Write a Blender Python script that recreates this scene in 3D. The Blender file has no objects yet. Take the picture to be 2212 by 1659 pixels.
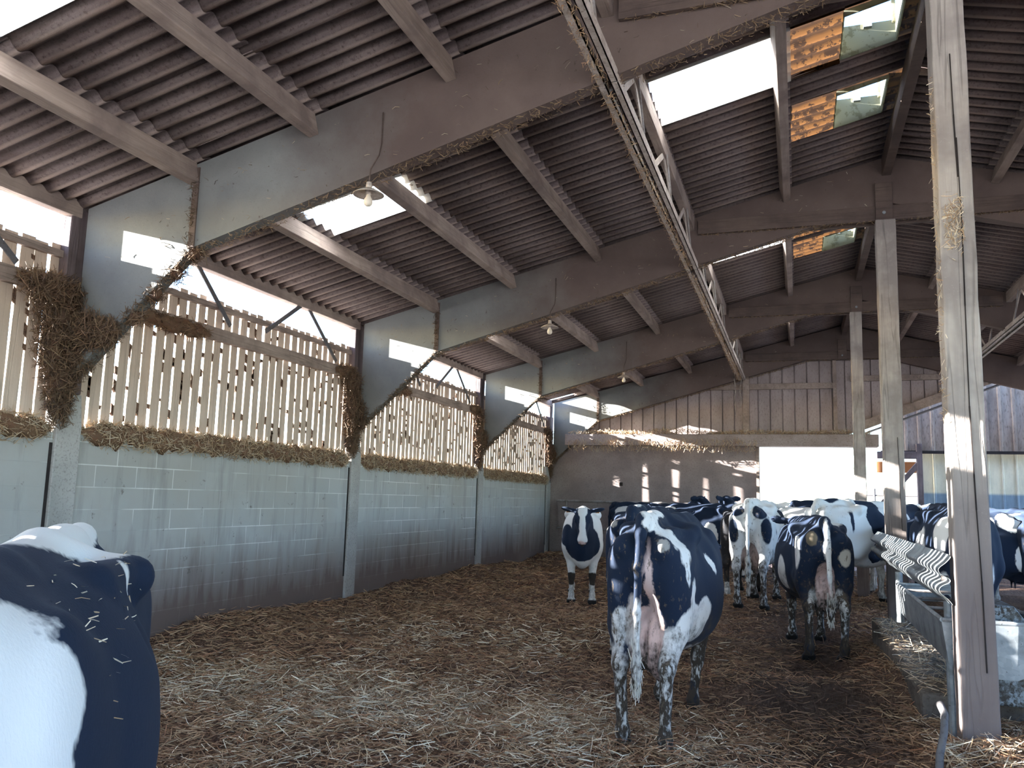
import bpy, math, random
import numpy as np
from mathutils import Vector, Matrix
rng = np.random.default_rng(7)
random.seed(7)
S = bpy.context.scene
COL = S.collection

# ---------------------------------------------------------------- camera
F_PX = 1784.1
YAW, PITCH, ROLL = 0.33432, 0.13648, 0.02719
CAM = Vector((0, 0, 1.5))
def cam_axes():
    cy, sy, cp, sp = math.cos(YAW), math.sin(YAW), math.cos(PITCH), math.sin(PITCH)
    fwd = Vector((-sy*cp, cy*cp, sp)); right = Vector((cy, sy, 0)); up = right.cross(fwd)
    cr, sr = math.cos(ROLL), math.sin(ROLL)
    return cr*right+sr*up, -sr*right+cr*up, fwd
R_, U_, F_ = cam_axes()
cd = bpy.data.cameras.new('camera'); cam = bpy.data.objects.new('camera', cd); COL.objects.link(cam)
cd.sensor_width = 36; cd.lens = F_PX/2212*36; cd.clip_start = .05; cd.clip_end = 400
cam.matrix_world = Matrix(((R_.x, U_.x, -F_.x, CAM.x), (R_.y, U_.y, -F_.y, CAM.y), (R_.z, U_.z, -F_.z, CAM.z), (0, 0, 0, 1)))
S.camera = cam

# ---------------------------------------------------------------- sky, sun, exposure
SUN_E, SKY_E, EXPO = 100.0, 1.4, 0.1
SUN_D = Vector((1, .199, -.262)).normalized()
elev = math.asin(-SUN_D.z)
w = bpy.data.worlds.new('sky'); S.world = w; w.use_nodes = True
nt = w.node_tree; nt.nodes.clear()
sky = nt.nodes.new('ShaderNodeTexSky'); sky.sky_type = 'NISHITA'; sky.sun_disc = False
sky.sun_elevation = elev; sky.sun_rotation = math.atan2(-SUN_D.x, -SUN_D.y)
sky.air_density = 1.0; sky.dust_density = 1.2; sky.ozone_density = 1.0
bg = nt.nodes.new('ShaderNodeBackground'); out = nt.nodes.new('ShaderNodeOutputWorld')
hue = nt.nodes.new('ShaderNodeMix'); hue.data_type = 'RGBA'; hue.blend_type = 'MULTIPLY'; hue.inputs[0].default_value = 1
hue.inputs[7].default_value = (.83, .99, 1.30, 1)      # cold clear winter sky
nt.links.new(sky.outputs[0], hue.inputs[6]); nt.links.new(hue.outputs[2], bg.inputs[0]); bg.inputs[1].default_value = SKY_E
nt.links.new(bg.outputs[0], out.inputs[0])
sl = bpy.data.lights.new('sun', 'SUN'); sl.energy = SUN_E; sl.angle = math.radians(.36); sl.color = (1, .96, .9)
so = bpy.data.objects.new('sun', sl); COL.objects.link(so); so.location = (-30, -6, 12)
so.rotation_mode = 'QUATERNION'; so.rotation_quaternion = SUN_D.to_track_quat('-Z', 'Y')
S.view_settings.view_transform = 'Standard'; S.view_settings.look = 'None'
S.view_settings.exposure = EXPO; S.view_settings.gamma = 1; S.view_settings.use_curve_mapping = False
try:
    S.cycles.use_denoising = True; S.cycles.max_bounces = 8; S.cycles.diffuse_bounces = 5
    S.cycles.transparent_max_bounces = 12; S.cycles.sample_clamp_indirect = 12
except Exception: pass

# ---------------------------------------------------------------- helpers
def tag(o, label=None, cat=None, group=None, kind=None):
    if label: o['label'] = label
    if cat: o['category'] = cat
    if group: o['group'] = group
    if kind: o['kind'] = kind
    return o
def empty(name, loc=(0, 0, 0), label=None, cat=None, group=None):
    o = bpy.data.objects.new(name, None); COL.objects.link(o); o.location = loc; o.empty_display_size = .1
    return tag(o, label, cat, group)
def link_mesh(name, me, mat=None, parent=None, smooth=False):
    if mat: me.materials.append(mat)
    if smooth: me.polygons.foreach_set('use_smooth', [True]*len(me.polygons))
    o = bpy.data.objects.new(name, me); COL.objects.link(o)
    if parent is not None:
        o.parent = parent; o.location = -Vector(parent.location) if not getattr(parent, 'rot_local', False) else (0, 0, 0)
    return o
def arrays_mesh(name, V, Q, col=None):
    me = bpy.data.meshes.new(name); V = np.asarray(V, np.float32); Q = np.asarray(Q, np.int32)
    me.vertices.add(len(V)); me.vertices.foreach_set('co', V.ravel())
    k = Q.shape[1]
    me.loops.add(Q.size); me.loops.foreach_set('vertex_index', Q.ravel())
    me.polygons.add(len(Q)); me.polygons.foreach_set('loop_start', np.arange(0, Q.size, k, dtype=np.int32))
    me.polygons.foreach_set('loop_total', np.full(len(Q), k, np.int32))
    me.update(calc_edges=True); me.validate()
    if col is not None:
        a = me.color_attributes.new('tint', 'FLOAT_COLOR', 'POINT')
        c = np.ones((len(V), 4), np.float32); c[:, :3] = col; a.data.foreach_set('color', c.ravel())
    return me
class MB:
    def __init__(s): s.v = []; s.f = []
    def add(s, v, f):
        n = len(s.v); s.v += [tuple(p) for p in v]; s.f += [tuple(i+n for i in q) for q in f]; return s
    def box(s, x0, x1, y0, y1, z0, z1):
        v = [(x, y, z) for z in (z0, z1) for y in (y0, y1) for x in (x0, x1)]
        return s.add(v, [(0, 2, 3, 1), (4, 5, 7, 6), (0, 1, 5, 4), (2, 6, 7, 3), (0, 4, 6, 2), (1, 3, 7, 5)])
    def bar(s, a, b, w, h, up=(0, 0, 1)):
        a, b = Vector(a), Vector(b); d = (b-a).normalized(); u = Vector(up)
        r = d.cross(u)
        if r.length < 1e-4: r = d.cross(Vector((1, 0, 0)))
        r.normalize(); u = r.cross(d)
        v = [p+r*(i*w/2)+u*(j*h/2) for p in (a, b) for i, j in ((-1, -1), (1, -1), (1, 1), (-1, 1))]
        return s.add(v, [(0, 1, 2, 3), (7, 6, 5, 4), (0, 4, 5, 1), (1, 5, 6, 2), (2, 6, 7, 3), (3, 7, 4, 0)])
    def tube(s, pts, r, n=10, cap=True):
        pts = [Vector(p) for p in pts]; rs = r if isinstance(r, (list, tuple)) else [r]*len(pts)
        rings = []; ref = Vector((0, 0, 1))
        for i, p in enumerate(pts):
            d = (pts[min(i+1, len(pts)-1)]-pts[max(i-1, 0)]).normalized()
            x = d.cross(ref)
            if x.length < .05: x = d.cross(Vector((1, 0, 0)))
            x.normalize(); y = d.cross(x)
            rings.append([p+x*(rs[i]*math.cos(2*math.pi*k/n))+y*(rs[i]*math.sin(2*math.pi*k/n)) for k in range(n)])
        v = [p for g in rings for p in g]; f = []
        for i in range(len(pts)-1):
            for k in range(n):
                f.append((i*n+k, i*n+(k+1) % n, (i+1)*n+(k+1) % n, (i+1)*n+k))
        if cap: f += [tuple(range(n-1, -1, -1)), tuple(range((len(pts)-1)*n, len(pts)*n))]
        return s.add(v, f)
    def lathe(s, c, prof, n=28):
        v = [(c[0]+r*math.cos(2*math.pi*k/n), c[1]+r*math.sin(2*math.pi*k/n), c[2]+z) for r, z in prof for k in range(n)]
        f = [(i*n+k, i*n+(k+1) % n, (i+1)*n+(k+1) % n, (i+1)*n+k) for i in range(len(prof)-1) for k in range(n)]
        return s.add(v, f)
    def prism(s, poly, y0, y1):          # polygon in x,z extruded along y
        n = len(poly); v = [(x, y0, z) for x, z in poly]+[(x, y1, z) for x, z in poly]
        f = [tuple(range(n)), tuple(range(2*n-1, n-1, -1))]+[(i, i+n, (i+1) % n+n, (i+1) % n) for i in range(n)]
        return s.add(v, f)
    def mesh(s, name):
        me = bpy.data.meshes.new(name); me.from_pydata(s.v, [], s.f); me.validate(); me.update(); return me
    def build(s, name, mat, parent=None, smooth=False, bevel=0):
        o = link_mesh(name, s.mesh(name), mat, parent, smooth)
        if bevel:
            b = o.modifiers.new('bevel', 'BEVEL'); b.width = bevel; b.segments = 2; b.limit_method = 'ANGLE'
        return o

# ---------------------------------------------------------------- materials
def lin(c):
    return tuple(((x/255+.055)/1.055)**2.4 if x/255 > .04045 else x/255/12.92 for x in c)+(1,)
class NT:
    def __init__(s, name):
        s.m = bpy.data.materials.new(name); s.m.use_nodes = True; s.t = s.m.node_tree
        s.b = s.t.nodes['Principled BSDF']; s.out = s.t.nodes['Material Output']
        s.b.inputs['Specular IOR Level'].default_value = .25
    def n(s, typ, **kw):
        x = s.t.nodes.new(typ)
        for k, v in kw.items(): setattr(x, k, v)
        return x
    def l(s, a, b): s.t.links.new(a, b)
    def obj(s):
        if not hasattr(s, '_o'): s._o = s.n('ShaderNodeTexCoord').outputs['Object']
        return s._o
    def gpos(s):
        if not hasattr(s, '_g'): s._g = s.n('ShaderNodeNewGeometry').outputs['Position']
        return s._g
    def map(s, vec, scale=(1, 1, 1), loc=(0, 0, 0)):
        m = s.n('ShaderNodeMapping'); m.inputs['Scale'].default_value = scale; m.inputs['Location'].default_value = loc
        s.l(vec, m.inputs['Vector']); return m.outputs[0]
    def noise(s, vec, scale, detail=4, rough=.55, dist=0):
        x = s.n('ShaderNodeTexNoise'); x.inputs['Scale'].default_value = scale; x.inputs['Detail'].default_value = detail
        x.inputs['Roughness'].default_value = rough; x.inputs['Distortion'].default_value = dist
        s.l(vec, x.inputs['Vector']); return x.outputs['Fac']
    def rng(s, v, a, b, c=0., d=1.):
        x = s.n('ShaderNodeMapRange'); x.inputs[1].default_value = a; x.inputs[2].default_value = b
        x.inputs[3].default_value = c; x.inputs[4].default_value = d; s.l(v, x.inputs[0]); return x.outputs[0]
    def math(s, op, a, b=None):
        x = s.n('ShaderNodeMath', operation=op)
        for i, v in enumerate((a, b)):
            if v is None: continue
            if isinstance(v, (int, float)): x.inputs[i].default_value = v
            else: s.l(v, x.inputs[i])
        return x.outputs[0]
    def mix(s, f, a, b):
        x = s.n('ShaderNodeMix', data_type='RGBA')
        for i, v in ((0, f), (6, a), (7, b)):
            if isinstance(v, (int, float)): x.inputs[i].default_value = v
            elif isinstance(v, tuple): x.inputs[i].default_value = v
            else: s.l(v, x.inputs[i])
        return x.outputs[2]
    def sep(s, vec):
        x = s.n('ShaderNodeSeparateXYZ'); s.l(vec, x.inputs[0]); return x.outputs
    def col(s, c):
        if isinstance(c, tuple): s.b.inputs['Base Color'].default_value = c
        else: s.l(c, s.b.inputs['Base Color'])
    def rough(s, r):
        if isinstance(r, (int, float)): s.b.inputs['Roughness'].default_value = r
        else: s.l(r, s.b.inputs['Roughness'])
    def bump(s, h, strength=.5, dist=.01):
        x = s.n('ShaderNodeBump'); x.inputs['Strength'].default_value = strength; x.inputs['Distance'].default_value = dist
        s.l(h, x.inputs['Height']); s.l(x.outputs[0], s.b.inputs['Normal'])
def speckled(name, c1, c2, c3, sc=(1, 1, 1), s1=3, s2=40, rough=.9, bump=.4, bd=.008, spec=.2):
    """two-scale mottled dust over a base"""
    t = NT(name); v = t.map(t.gpos(), sc)
    a = t.noise(v, s1, 5, .6); b = t.noise(v, s2, 4, .6)
    c = t.mix(t.rng(a, .38, .64), c1, c2); c = t.mix(t.rng(b, .52, .75), c, c3)
    t.col(c); t.rough(rough); t.bump(t.math('ADD', t.math('MULTIPLY', a, .6), t.math('MULTIPLY', b, .4)), bump, bd)
    t.b.inputs['Specular IOR Level'].default_value = spec
    return t.m
def wood(name, c1, c2, c3, axis=2, rough=.85, sc=1.0, cracks=.25, low=None):
    t = NT(name); st = [22*sc]*3; st[axis] = 1.3*sc
    v = t.map(t.gpos(), tuple(st))
    g = t.noise(v, 1.0, 6, .65, .6); d = t.noise(t.gpos(), 2.2, 4, .6); f = t.noise(t.gpos(), 55, 3, .6)
    c = t.mix(t.rng(g, .35, .68), c1, c2); c = t.mix(t.rng(d, .42, .62), c, c3)
    st2 = [9*sc]*3; st2[axis] = .35*sc
    k = t.noise(t.map(t.gpos(), tuple(st2)), 1.0, 3, .5, .3)
    kk = t.rng(t.math('ABSOLUTE', t.math('SUBTRACT', k, .5)), .004, .018, 1.0, 0.0)
    c = t.mix(t.math('MULTIPLY', kk, cracks), c, (.015, .012, .01, 1))
    c = t.mix(t.rng(f, .6, .8, 0, .5), c, c1)
    if low: c = t.mix(t.rng(t.math('ADD', t.sep(t.gpos())[2], t.math('MULTIPLY', d, 1.2)), 2.5, 1.6, 0, .8), c, low)   # rubbed dark by the cattle
    t.col(c); t.rough(rough)
    t.bump(t.math('SUBTRACT', t.math('ADD', g, t.math('MULTIPLY', f, .3)), t.math('MULTIPLY', kk, .8)), .5, .006)
    return t.m
M = {}
M['frame'] = speckled('dusty_board', lin((158, 142, 130)), lin((140, 122, 112)), lin((122, 106, 98)), s1=1.6, s2=60, bump=.25)
def frame_mat():
    t = NT('painted_frame_panel'); p = t.gpos()
    xyz = t.sep(p)
    a = t.noise(p, 1.4, 5, .6); b = t.noise(p, 70, 4, .65)
    dust = t.mix(t.rng(a, .35, .65), lin((108, 94, 88)), lin((92, 79, 75)))
    paint = t.mix(t.rng(a, .35, .65), lin((122, 124, 122)), lin((106, 108, 108)))
    # the paint survives near the eaves, dust covers the rest
    f = t.rng(t.math('ADD', xyz[0], t.math('MULTIPLY', a, 1.6)), -3.4, -1.9)
    c = t.mix(f, paint, dust)
    sp = t.noise(t.map(p, (1, 1, .6)), 16, 5, .7)
    c = t.mix(t.rng(sp, .66, .72, 0, .8), c, lin((70, 62, 56)))
    c = t.mix(t.rng(b, .58, .8, 0, .5), c, lin((90, 78, 70)))
    t.col(c); t.rough(.88); t.bump(t.math('ADD', b, sp), .25, .006)
    return t.m
M['frame'] = frame_mat()
M['tie'] = wood('dusty_brown_plank', lin((106, 92, 84)), lin((92, 79, 74)), lin((84, 72, 68)), axis=0, cracks=.1)
M['purlin'] = wood('dusty_purlin', lin((166, 150, 140)), lin((140, 126, 118)), lin((128, 114, 108)), axis=1, cracks=.08)
M['post'] = wood('weathered_post', lin((176, 168, 160)), lin((150, 142, 136)), lin((138, 130, 126)), axis=2, cracks=.3, low=lin((104, 92, 90)))
M['wallpost'] = wood('dark_wall_post', lin((120, 108, 110)), lin((96, 86, 88)), lin((84, 74, 74)), axis=2)
M['slat'] = wood('grey_slat', lin((204, 186, 170)), lin((178, 162, 148)), lin((186, 168, 152)), axis=2, cracks=.1)
M['rail'] = wood('grey_rail', lin((166, 150, 140)), lin((140, 126, 118)), lin((130, 116, 108)), axis=1)
M['steel'] = speckled('dusty_steel', lin((150, 146, 146)), lin((120, 110, 104)), lin((104, 90, 80)), s1=5, s2=50, rough=.7)
M['chord'] = speckled('dirty_steel_chord', lin((196, 186, 178)), lin((168, 156, 146)), lin((112, 96, 84)), s1=7, s2=50, rough=.75)
M['darkmetal'] = speckled('dark_metal', lin((92, 92, 98)), lin((104, 100, 98)), lin((70, 62, 56)), rough=.6)
M['dark'] = speckled('dark_gap', lin((40, 36, 36)), lin((54, 48, 46)), lin((34, 30, 28)))
def galv():
    t = NT('galvanised_steel'); p = t.gpos()
    vo = t.n('ShaderNodeTexVoronoi'); vo.inputs['Scale'].default_value = 45; t.l(p, vo.inputs['Vector'])
    a = t.noise(p, 6, 5, .6); b = t.noise(p, 30, 5, .7)
    c = t.mix(vo.outputs['Color'], lin((126, 132, 136)), lin((148, 154, 158)))
    c = t.mix(t.rng(a, .5, .72), c, lin((104, 108, 110))); c = t.mix(t.rng(b, .64, .7, 0, .85), c, lin((66, 60, 54)))
    t.col(c); t.b.inputs['Metallic'].default_value = .35; t.rough(t.rng(a, .3, .7, .38, .6)); t.bump(b, .15, .003)
    return t.m
M['galv'] = galv()
def splat():
    t = NT('splattered_galvanised_steel'); p = t.gpos()
    a = t.noise(p, 14, 6, .7); b = t.noise(p, 45, 5, .7)
    c = t.mix(t.rng(a, .48, .56), lin((126, 136, 144)), lin((78, 80, 80))); c = t.mix(t.rng(b, .5, .56), c, lin((56, 52, 48)))
    t.col(c); t.b.inputs['Metallic'].default_value = .2; t.rough(.5); t.bump(b, .3, .004)
    return t.m
M['splat'] = splat()
def roofmat():
    t = NT('dirty_fibre_cement'); p = t.gpos()
    a = t.noise(t.map(p, (.35, 1.0, 1)), 2.2, 5, .65); b = t.noise(p, 30, 6, .75); g = t.noise(t.map(p, (2.0, 9, 2)), 1.5, 5, .7)
    c = t.mix(t.rng(a, .35, .65), lin((126, 114, 112)), lin((98, 88, 88))); c = t.mix(t.rng(g, .5, .66, 0, .7), c, lin((92, 80, 78)))
    c = t.mix(t.rng(b, .52, .68, 0, .8), c, lin((66, 56, 54))); c = t.mix(t.rng(b, .2, .4, .55, 0), c, lin((170, 156, 146)))
    st = t.math('SINE', t.math('MULTIPLY', t.sep(p)[1], 2*math.pi/.177))      # pale dust clinging to the low crests, darker tone in the valleys
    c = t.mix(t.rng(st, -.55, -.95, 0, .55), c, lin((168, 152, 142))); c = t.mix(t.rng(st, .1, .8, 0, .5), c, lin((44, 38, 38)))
    t.col(c); t.rough(.95); t.bump(t.math('ADD', b, g), .6, .012)
    t.b.inputs['Specular IOR Level'].default_value = .1
    return t.m
M['roof'] = roofmat()
def block():
    t = NT('concrete_block'); p = t.gpos(); x = t.sep(p)
    cv = t.n('ShaderNodeCombineXYZ'); t.l(x[1], cv.inputs[0]); t.l(x[2], cv.inputs[1])
    br = t.n('ShaderNodeTexBrick'); t.l(t.map(cv.outputs[0], (1, 1, 1), (.1, -.09, 0)), br.inputs['Vector'])
    br.inputs['Scale'].default_value = 1; br.inputs['Brick Width'].default_value = .5; br.inputs['Row Height'].default_value = .2
    br.inputs['Mortar Size'].default_value = .0055; br.inputs['Mortar Smooth'].default_value = .3
    br.inputs['Color1'].default_value = (.3, .3, .3, 1); br.inputs['Color2'].default_value = (.62, .62, .62, 1)
    a = t.noise(p, .8, 5, .6); b = t.noise(p, 60, 4, .6); d = t.noise(t.map(p, (1, 5, .6)), 1.4, 5, .65)
    s = t.noise(p, 7, 5, .7); mvis = t.noise(p, 1.1, 3, .5)
    c = t.mix(br.outputs['Color'], lin((150, 152, 150)), lin((176, 176, 172)))
    c = t.mix(t.rng(a, .4, .62), c, lin((158, 156, 150)))
    c = t.mix(t.math('MULTIPLY', br.outputs['Fac'], t.rng(mvis, .42, .58, 0.1, 1)), c, lin((206, 206, 202)))
    c = t.mix(t.rng(d, .52, .7, 0, .38), c, lin((112, 108, 106)))
    # brown manure splash band along the foot, with its own ragged top edge
    hgt = t.math('ADD', x[2], t.math('MULTIPLY', t.math('SUBTRACT', d, .5), 1.1))
    c = t.mix(t.rng(hgt, .95, .3, 0, .9), c, lin((104, 88, 82)))
    c = t.mix(t.rng(s, .64, .7, 0, .7), c, lin((92, 84, 78)))
    t.col(c); t.rough(.9); t.bump(t.math('SUBTRACT', t.math('MULTIPLY', b, .3), t.math('MULTIPLY', br.outputs['Fac'], -.6)), .3, .006)
    return t.m
M['block'] = block()
M['kerb'] = speckled('dirty_kerb_concrete', lin((122, 114, 106)), lin((96, 88, 82)), lin((66, 58, 52)), s1=6, s2=40, bump=.5)
M['concrete'] = speckled('precast_concrete', lin((166, 164, 160)), lin((148, 146, 142)), lin((120, 116, 112)), s1=2, s2=50, bump=.3)
M['backpanel'] = speckled('dusty_render', lin((152, 140, 136)), lin((132, 120, 118)), lin((116, 104, 102)), s1=1.5, s2=30, bump=.35)
M['lintel'] = speckled('dusty_lintel', lin((156, 144, 140)), lin((136, 122, 116)), lin((112, 98, 92)), s1=2, s2=40)
M['board'] = speckled('dusty_cladding', lin((168, 156, 154)), lin((150, 138, 136)), lin((126, 114, 112)), sc=(1, 1, .4), s1=3, s2=36)
M['brownclad'] = speckled('brown_cladding', lin((150, 136, 124)), lin((118, 104, 94)), lin((90, 76, 68)), sc=(1, 1, .25), s1=4, s2=30)
M['bulb'] = None
def simple(name, c, rough=.6, spec=.3, metal=0, trans=0):
    t = NT(name); t.b.inputs['Base Color'].default_value = c; t.rough(rough); t.b.inputs['Specular IOR Level'].default_value = spec
    t.b.inputs['Metallic'].default_value = metal; t.b.inputs['Transmission Weight'].default_value = trans; return t.m
M['shade'] = speckled('dusty_enamel', lin((196, 186, 176)), lin((170, 158, 148)), lin((140, 124, 112)), s1=20, s2=80, rough=.6)
M['bulb'] = simple('frosted_bulb', lin((226, 216, 200)), .3, .5)
M['white_grp'] = None
def twotone():
    t = NT('beige_and_blue_cladding'); p = t.gpos(); x = t.sep(p); a = t.noise(t.map(p, (1, 1, .3)), 4, 5, .6); b = t.noise(p, 30, 4, .6)
    up = t.mix(t.rng(a, .4, .65), lin((214, 208, 186)), lin((186, 182, 164)))
    lo = t.mix(t.rng(a, .4, .65), lin((132, 150, 164)), lin((104, 122, 138)))
    c = t.mix(t.rng(x[2], 1.86, 1.92), lo, up); c = t.mix(t.rng(b, .6, .8, 0, .6), c, lin((120, 116, 104)))
    t.col(c); t.rough(.6); return t.m
M['clad2'] = twotone()
def straw_mat(name, rough=.7):
    t = NT(name); a = t.n('ShaderNodeAttribute'); a.attribute_name = 'tint'
    t.col(a.outputs['Color']); t.rough(rough); t.b.inputs['Specular IOR Level'].default_value = .3
    return t.m
M['straw'] = straw_mat('straw_stalks')
def litter():
    t = NT('trodden_straw_litter'); p = t.gpos(); x = t.sep(p)
    a = t.noise(p, .9, 5, .6); b = t.noise(p, 26, 6, .7, .5); d = t.noise(t.map(p, (60, 8, 8)), 1, 4, .6, 1.5); e = t.noise(t.map(p, (8, 60, 8)), 1, 4, .6, 1.5)
    c = t.mix(t.rng(a, .36, .62), lin((142, 112, 92)), lin((112, 84, 70)))
    c = t.mix(t.rng(b, .46, .62), c, lin((80, 60, 50))); c = t.mix(t.rng(d, .56, .66, 0, .8), c, lin((178, 150, 126))); c = t.mix(t.rng(e, .56, .66, 0, .8), c, lin((170, 142, 118)))
    wet = t.math('MULTIPLY', t.rng(t.math('ADD', x[0], t.math('MULTIPLY', a, 2.4)), .3, 1.2), t.rng(t.math('ADD', x[0], t.math('MULTIPLY', a, 1.0)), 1.15, .8))
    c = t.mix(t.math('MULTIPLY', wet, .7), c, lin((76, 64, 58)))
    t.col(c); t.rough(.92); t.bump(t.math('ADD', b, t.math('ADD', d, e)), 1, .03); return t.m
M['litter'] = litter()
def skylight_mat(name, c1, c2, trans, spots, stripes=0):
    t = NT(name); p = t.gpos(); t.t.nodes.remove(t.b)
    a = t.noise(p, 9, 5, .7); b = t.noise(t.map(p, (1, 2.2, 1)), 5, 4, .6)
    c = t.mix(t.rng(a, spots, spots+.05), c1, c2)
    if stripes:   # sun shading of the corrugations painted as dark stripes, along with valley grime
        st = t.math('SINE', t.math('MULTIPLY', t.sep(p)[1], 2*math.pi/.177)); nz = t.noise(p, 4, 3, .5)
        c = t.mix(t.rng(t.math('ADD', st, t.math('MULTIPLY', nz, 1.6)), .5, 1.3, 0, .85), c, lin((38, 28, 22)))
    tr = t.n('ShaderNodeBsdfTranslucent'); df = t.n('ShaderNodeBsdfDiffuse'); tp = t.n('ShaderNodeBsdfTransparent')
    t.l(c, tr.inputs[0]); t.l(c, df.inputs[0])
    m1 = t.n('ShaderNodeMixShader'); m1.inputs[0].default_value = .35; t.l(tr.outputs[0], m1.inputs[1]); t.l(df.outputs[0], m1.inputs[2])
    m2 = t.n('ShaderNodeMixShader'); m2.inputs[0].default_value = trans; t.l(m1.outputs[0], m2.inputs[1]); t.l(tp.outputs[0], m2.inputs[2])
    t.l(m2.outputs[0], t.out.inputs[0]); return t.m
M['sheet_clear'] = skylight_mat('clear_corrugated_plastic', (.85, .87, .85, 1), (.25, .22, .18, 1), .35, .64)
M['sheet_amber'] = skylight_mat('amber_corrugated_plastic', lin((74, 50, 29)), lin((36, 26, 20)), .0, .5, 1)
M['white_grp'] = skylight_mat('white_fibreglass', lin((150, 150, 134)), lin((128, 126, 108)), .0, .55)
# ---------------------------------------------------------------- animals
def sdf_mesh(prims, lo, hi, h):
    """smooth union of round cones and ellipsoids -> quads by surface nets"""
    lo = np.array(lo, float); hi = np.array(hi, float)
    n = np.ceil((hi-lo)/h).astype(int)+1
    F = np.full(tuple(n), 0.5, np.float32)
    ax = [lo[i]+h*np.arange(n[i]) for i in range(3)]
    for pr in prims:
        kind, k, sub = pr[0], pr[1], pr[2]
        if kind == 'c':
            a, b, ra, rb = np.array(pr[3], float), np.array(pr[4], float), pr[5], pr[6]
            m = max(ra, rb)+2.2*k+0.02
            blo, bhi = np.minimum(a, b)-m, np.maximum(a, b)+m
        else:
            c, r = np.array(pr[3], float), np.array(pr[4], float)
            m = r.max() if len(pr) > 5 else r
            blo, bhi = c-m-2.2*k-0.02, c+m+2.2*k+0.02
        i0 = np.clip(np.floor((blo-lo)/h).astype(int), 0, n); i1 = np.clip(np.ceil((bhi-lo)/h).astype(int)+1, 0, n)
        if (i1 <= i0).any(): continue
        X = ax[0][i0[0]:i1[0], None, None]; Y = ax[1][None, i0[1]:i1[1], None]; Z = ax[2][None, None, i0[2]:i1[2]]
        if kind == 'c':
            ab = b-a; L = max(ab@ab, 1e-9)
            t = np.clip(((X-a[0])*ab[0]+(Y-a[1])*ab[1]+(Z-a[2])*ab[2])/L, 0, 1)
            d = np.sqrt((X-a[0]-t*ab[0])**2+(Y-a[1]-t*ab[1])**2+(Z-a[2]-t*ab[2])**2)-(ra+(rb-ra)*t)
        else:
            x, y, z = X-c[0], Y-c[1], Z-c[2]
            if len(pr) > 5:
                R = np.array(pr[5])
                x, y, z = R[0][0]*x+R[0][1]*y+R[0][2]*z, R[1][0]*x+R[1][1]*y+R[1][2]*z, R[2][0]*x+R[2][1]*y+R[2][2]*z
            k0 = np.sqrt((x/r[0])**2+(y/r[1])**2+(z/r[2])**2)
            k1 = np.sqrt((x/r[0]**2)**2+(y/r[1]**2)**2+(z/r[2]**2)**2)+1e-9
            d = k0*(k0-1)/k1
        S = F[i0[0]:i1[0], i0[1]:i1[1], i0[2]:i1[2]]
        if sub:
            q = np.clip(0.5-0.5*(S+d)/k, 0, 1); S[...] = S*(1-q)-d*q+k*q*(1-q)
        else:
            q = np.clip(0.5+0.5*(S-d)/k, 0, 1); S[...] = S*(1-q)+d*q-k*q*(1-q)
    neg = F < 0
    c8 = np.zeros(tuple(n-1), np.int8)
    for dx in (0, 1):
        for dy in (0, 1):
            for dz in (0, 1):
                c8 += neg[dx:n[0]-1+dx, dy:n[1]-1+dy, dz:n[2]-1+dz]
    act = np.argwhere((c8 > 0) & (c8 < 8))
    idx = np.full(tuple(n-1), -1, np.int64); idx[tuple(act.T)] = np.arange(len(act))
    acc = np.zeros((len(act), 3)); cnt = np.zeros(len(act))
    E = [((0,0,0),(1,0,0)),((0,1,0),(1,1,0)),((0,0,1),(1,0,1)),((0,1,1),(1,1,1)),
         ((0,0,0),(0,1,0)),((1,0,0),(1,1,0)),((0,0,1),(0,1,1)),((1,0,1),(1,1,1)),
         ((0,0,0),(0,0,1)),((1,0,0),(1,0,1)),((0,1,0),(0,1,1)),((1,1,0),(1,1,1))]
    for p, q in E:
        fa = F[tuple((act+p).T)]; fb = F[tuple((act+q).T)]
        m = (fa < 0) != (fb < 0)
        t = np.where(m, fa/np.where(m, fa-fb, 1), 0)
        pos = act+np.array(p)+t[:, None]*(np.array(q)-np.array(p))
        acc[m] += pos[m]; cnt += m
    V = lo+h*acc/cnt[:, None]
    Q = []
    for a in range(3):
        b, c = (a+1) % 3, (a+2) % 3
        sl0 = [slice(1, n[0]-1), slice(1, n[1]-1), slice(1, n[2]-1)]
        sl0[a] = slice(0, n[a]-1); sl1 = list(sl0); sl1[a] = slice(1, n[a])
        A, B = neg[tuple(sl0)], neg[tuple(sl1)]
        w = np.argwhere(A != B); off = np.array([1, 1, 1]); off[a] = 0
        s = A[tuple(w.T)]; w = w+off
        eb = np.zeros(3, int); eb[b] = 1; ec = np.zeros(3, int); ec[c] = 1
        q = np.stack([idx[tuple((w-eb-ec).T)], idx[tuple((w-ec).T)], idx[tuple(w.T)], idx[tuple((w-eb).T)]], 1)
        q[~s] = q[~s][:, ::-1]
        Q.append(q)
    Q = np.concatenate(Q); Q = Q[(Q >= 0).all(1)]
    return V, Q

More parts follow.
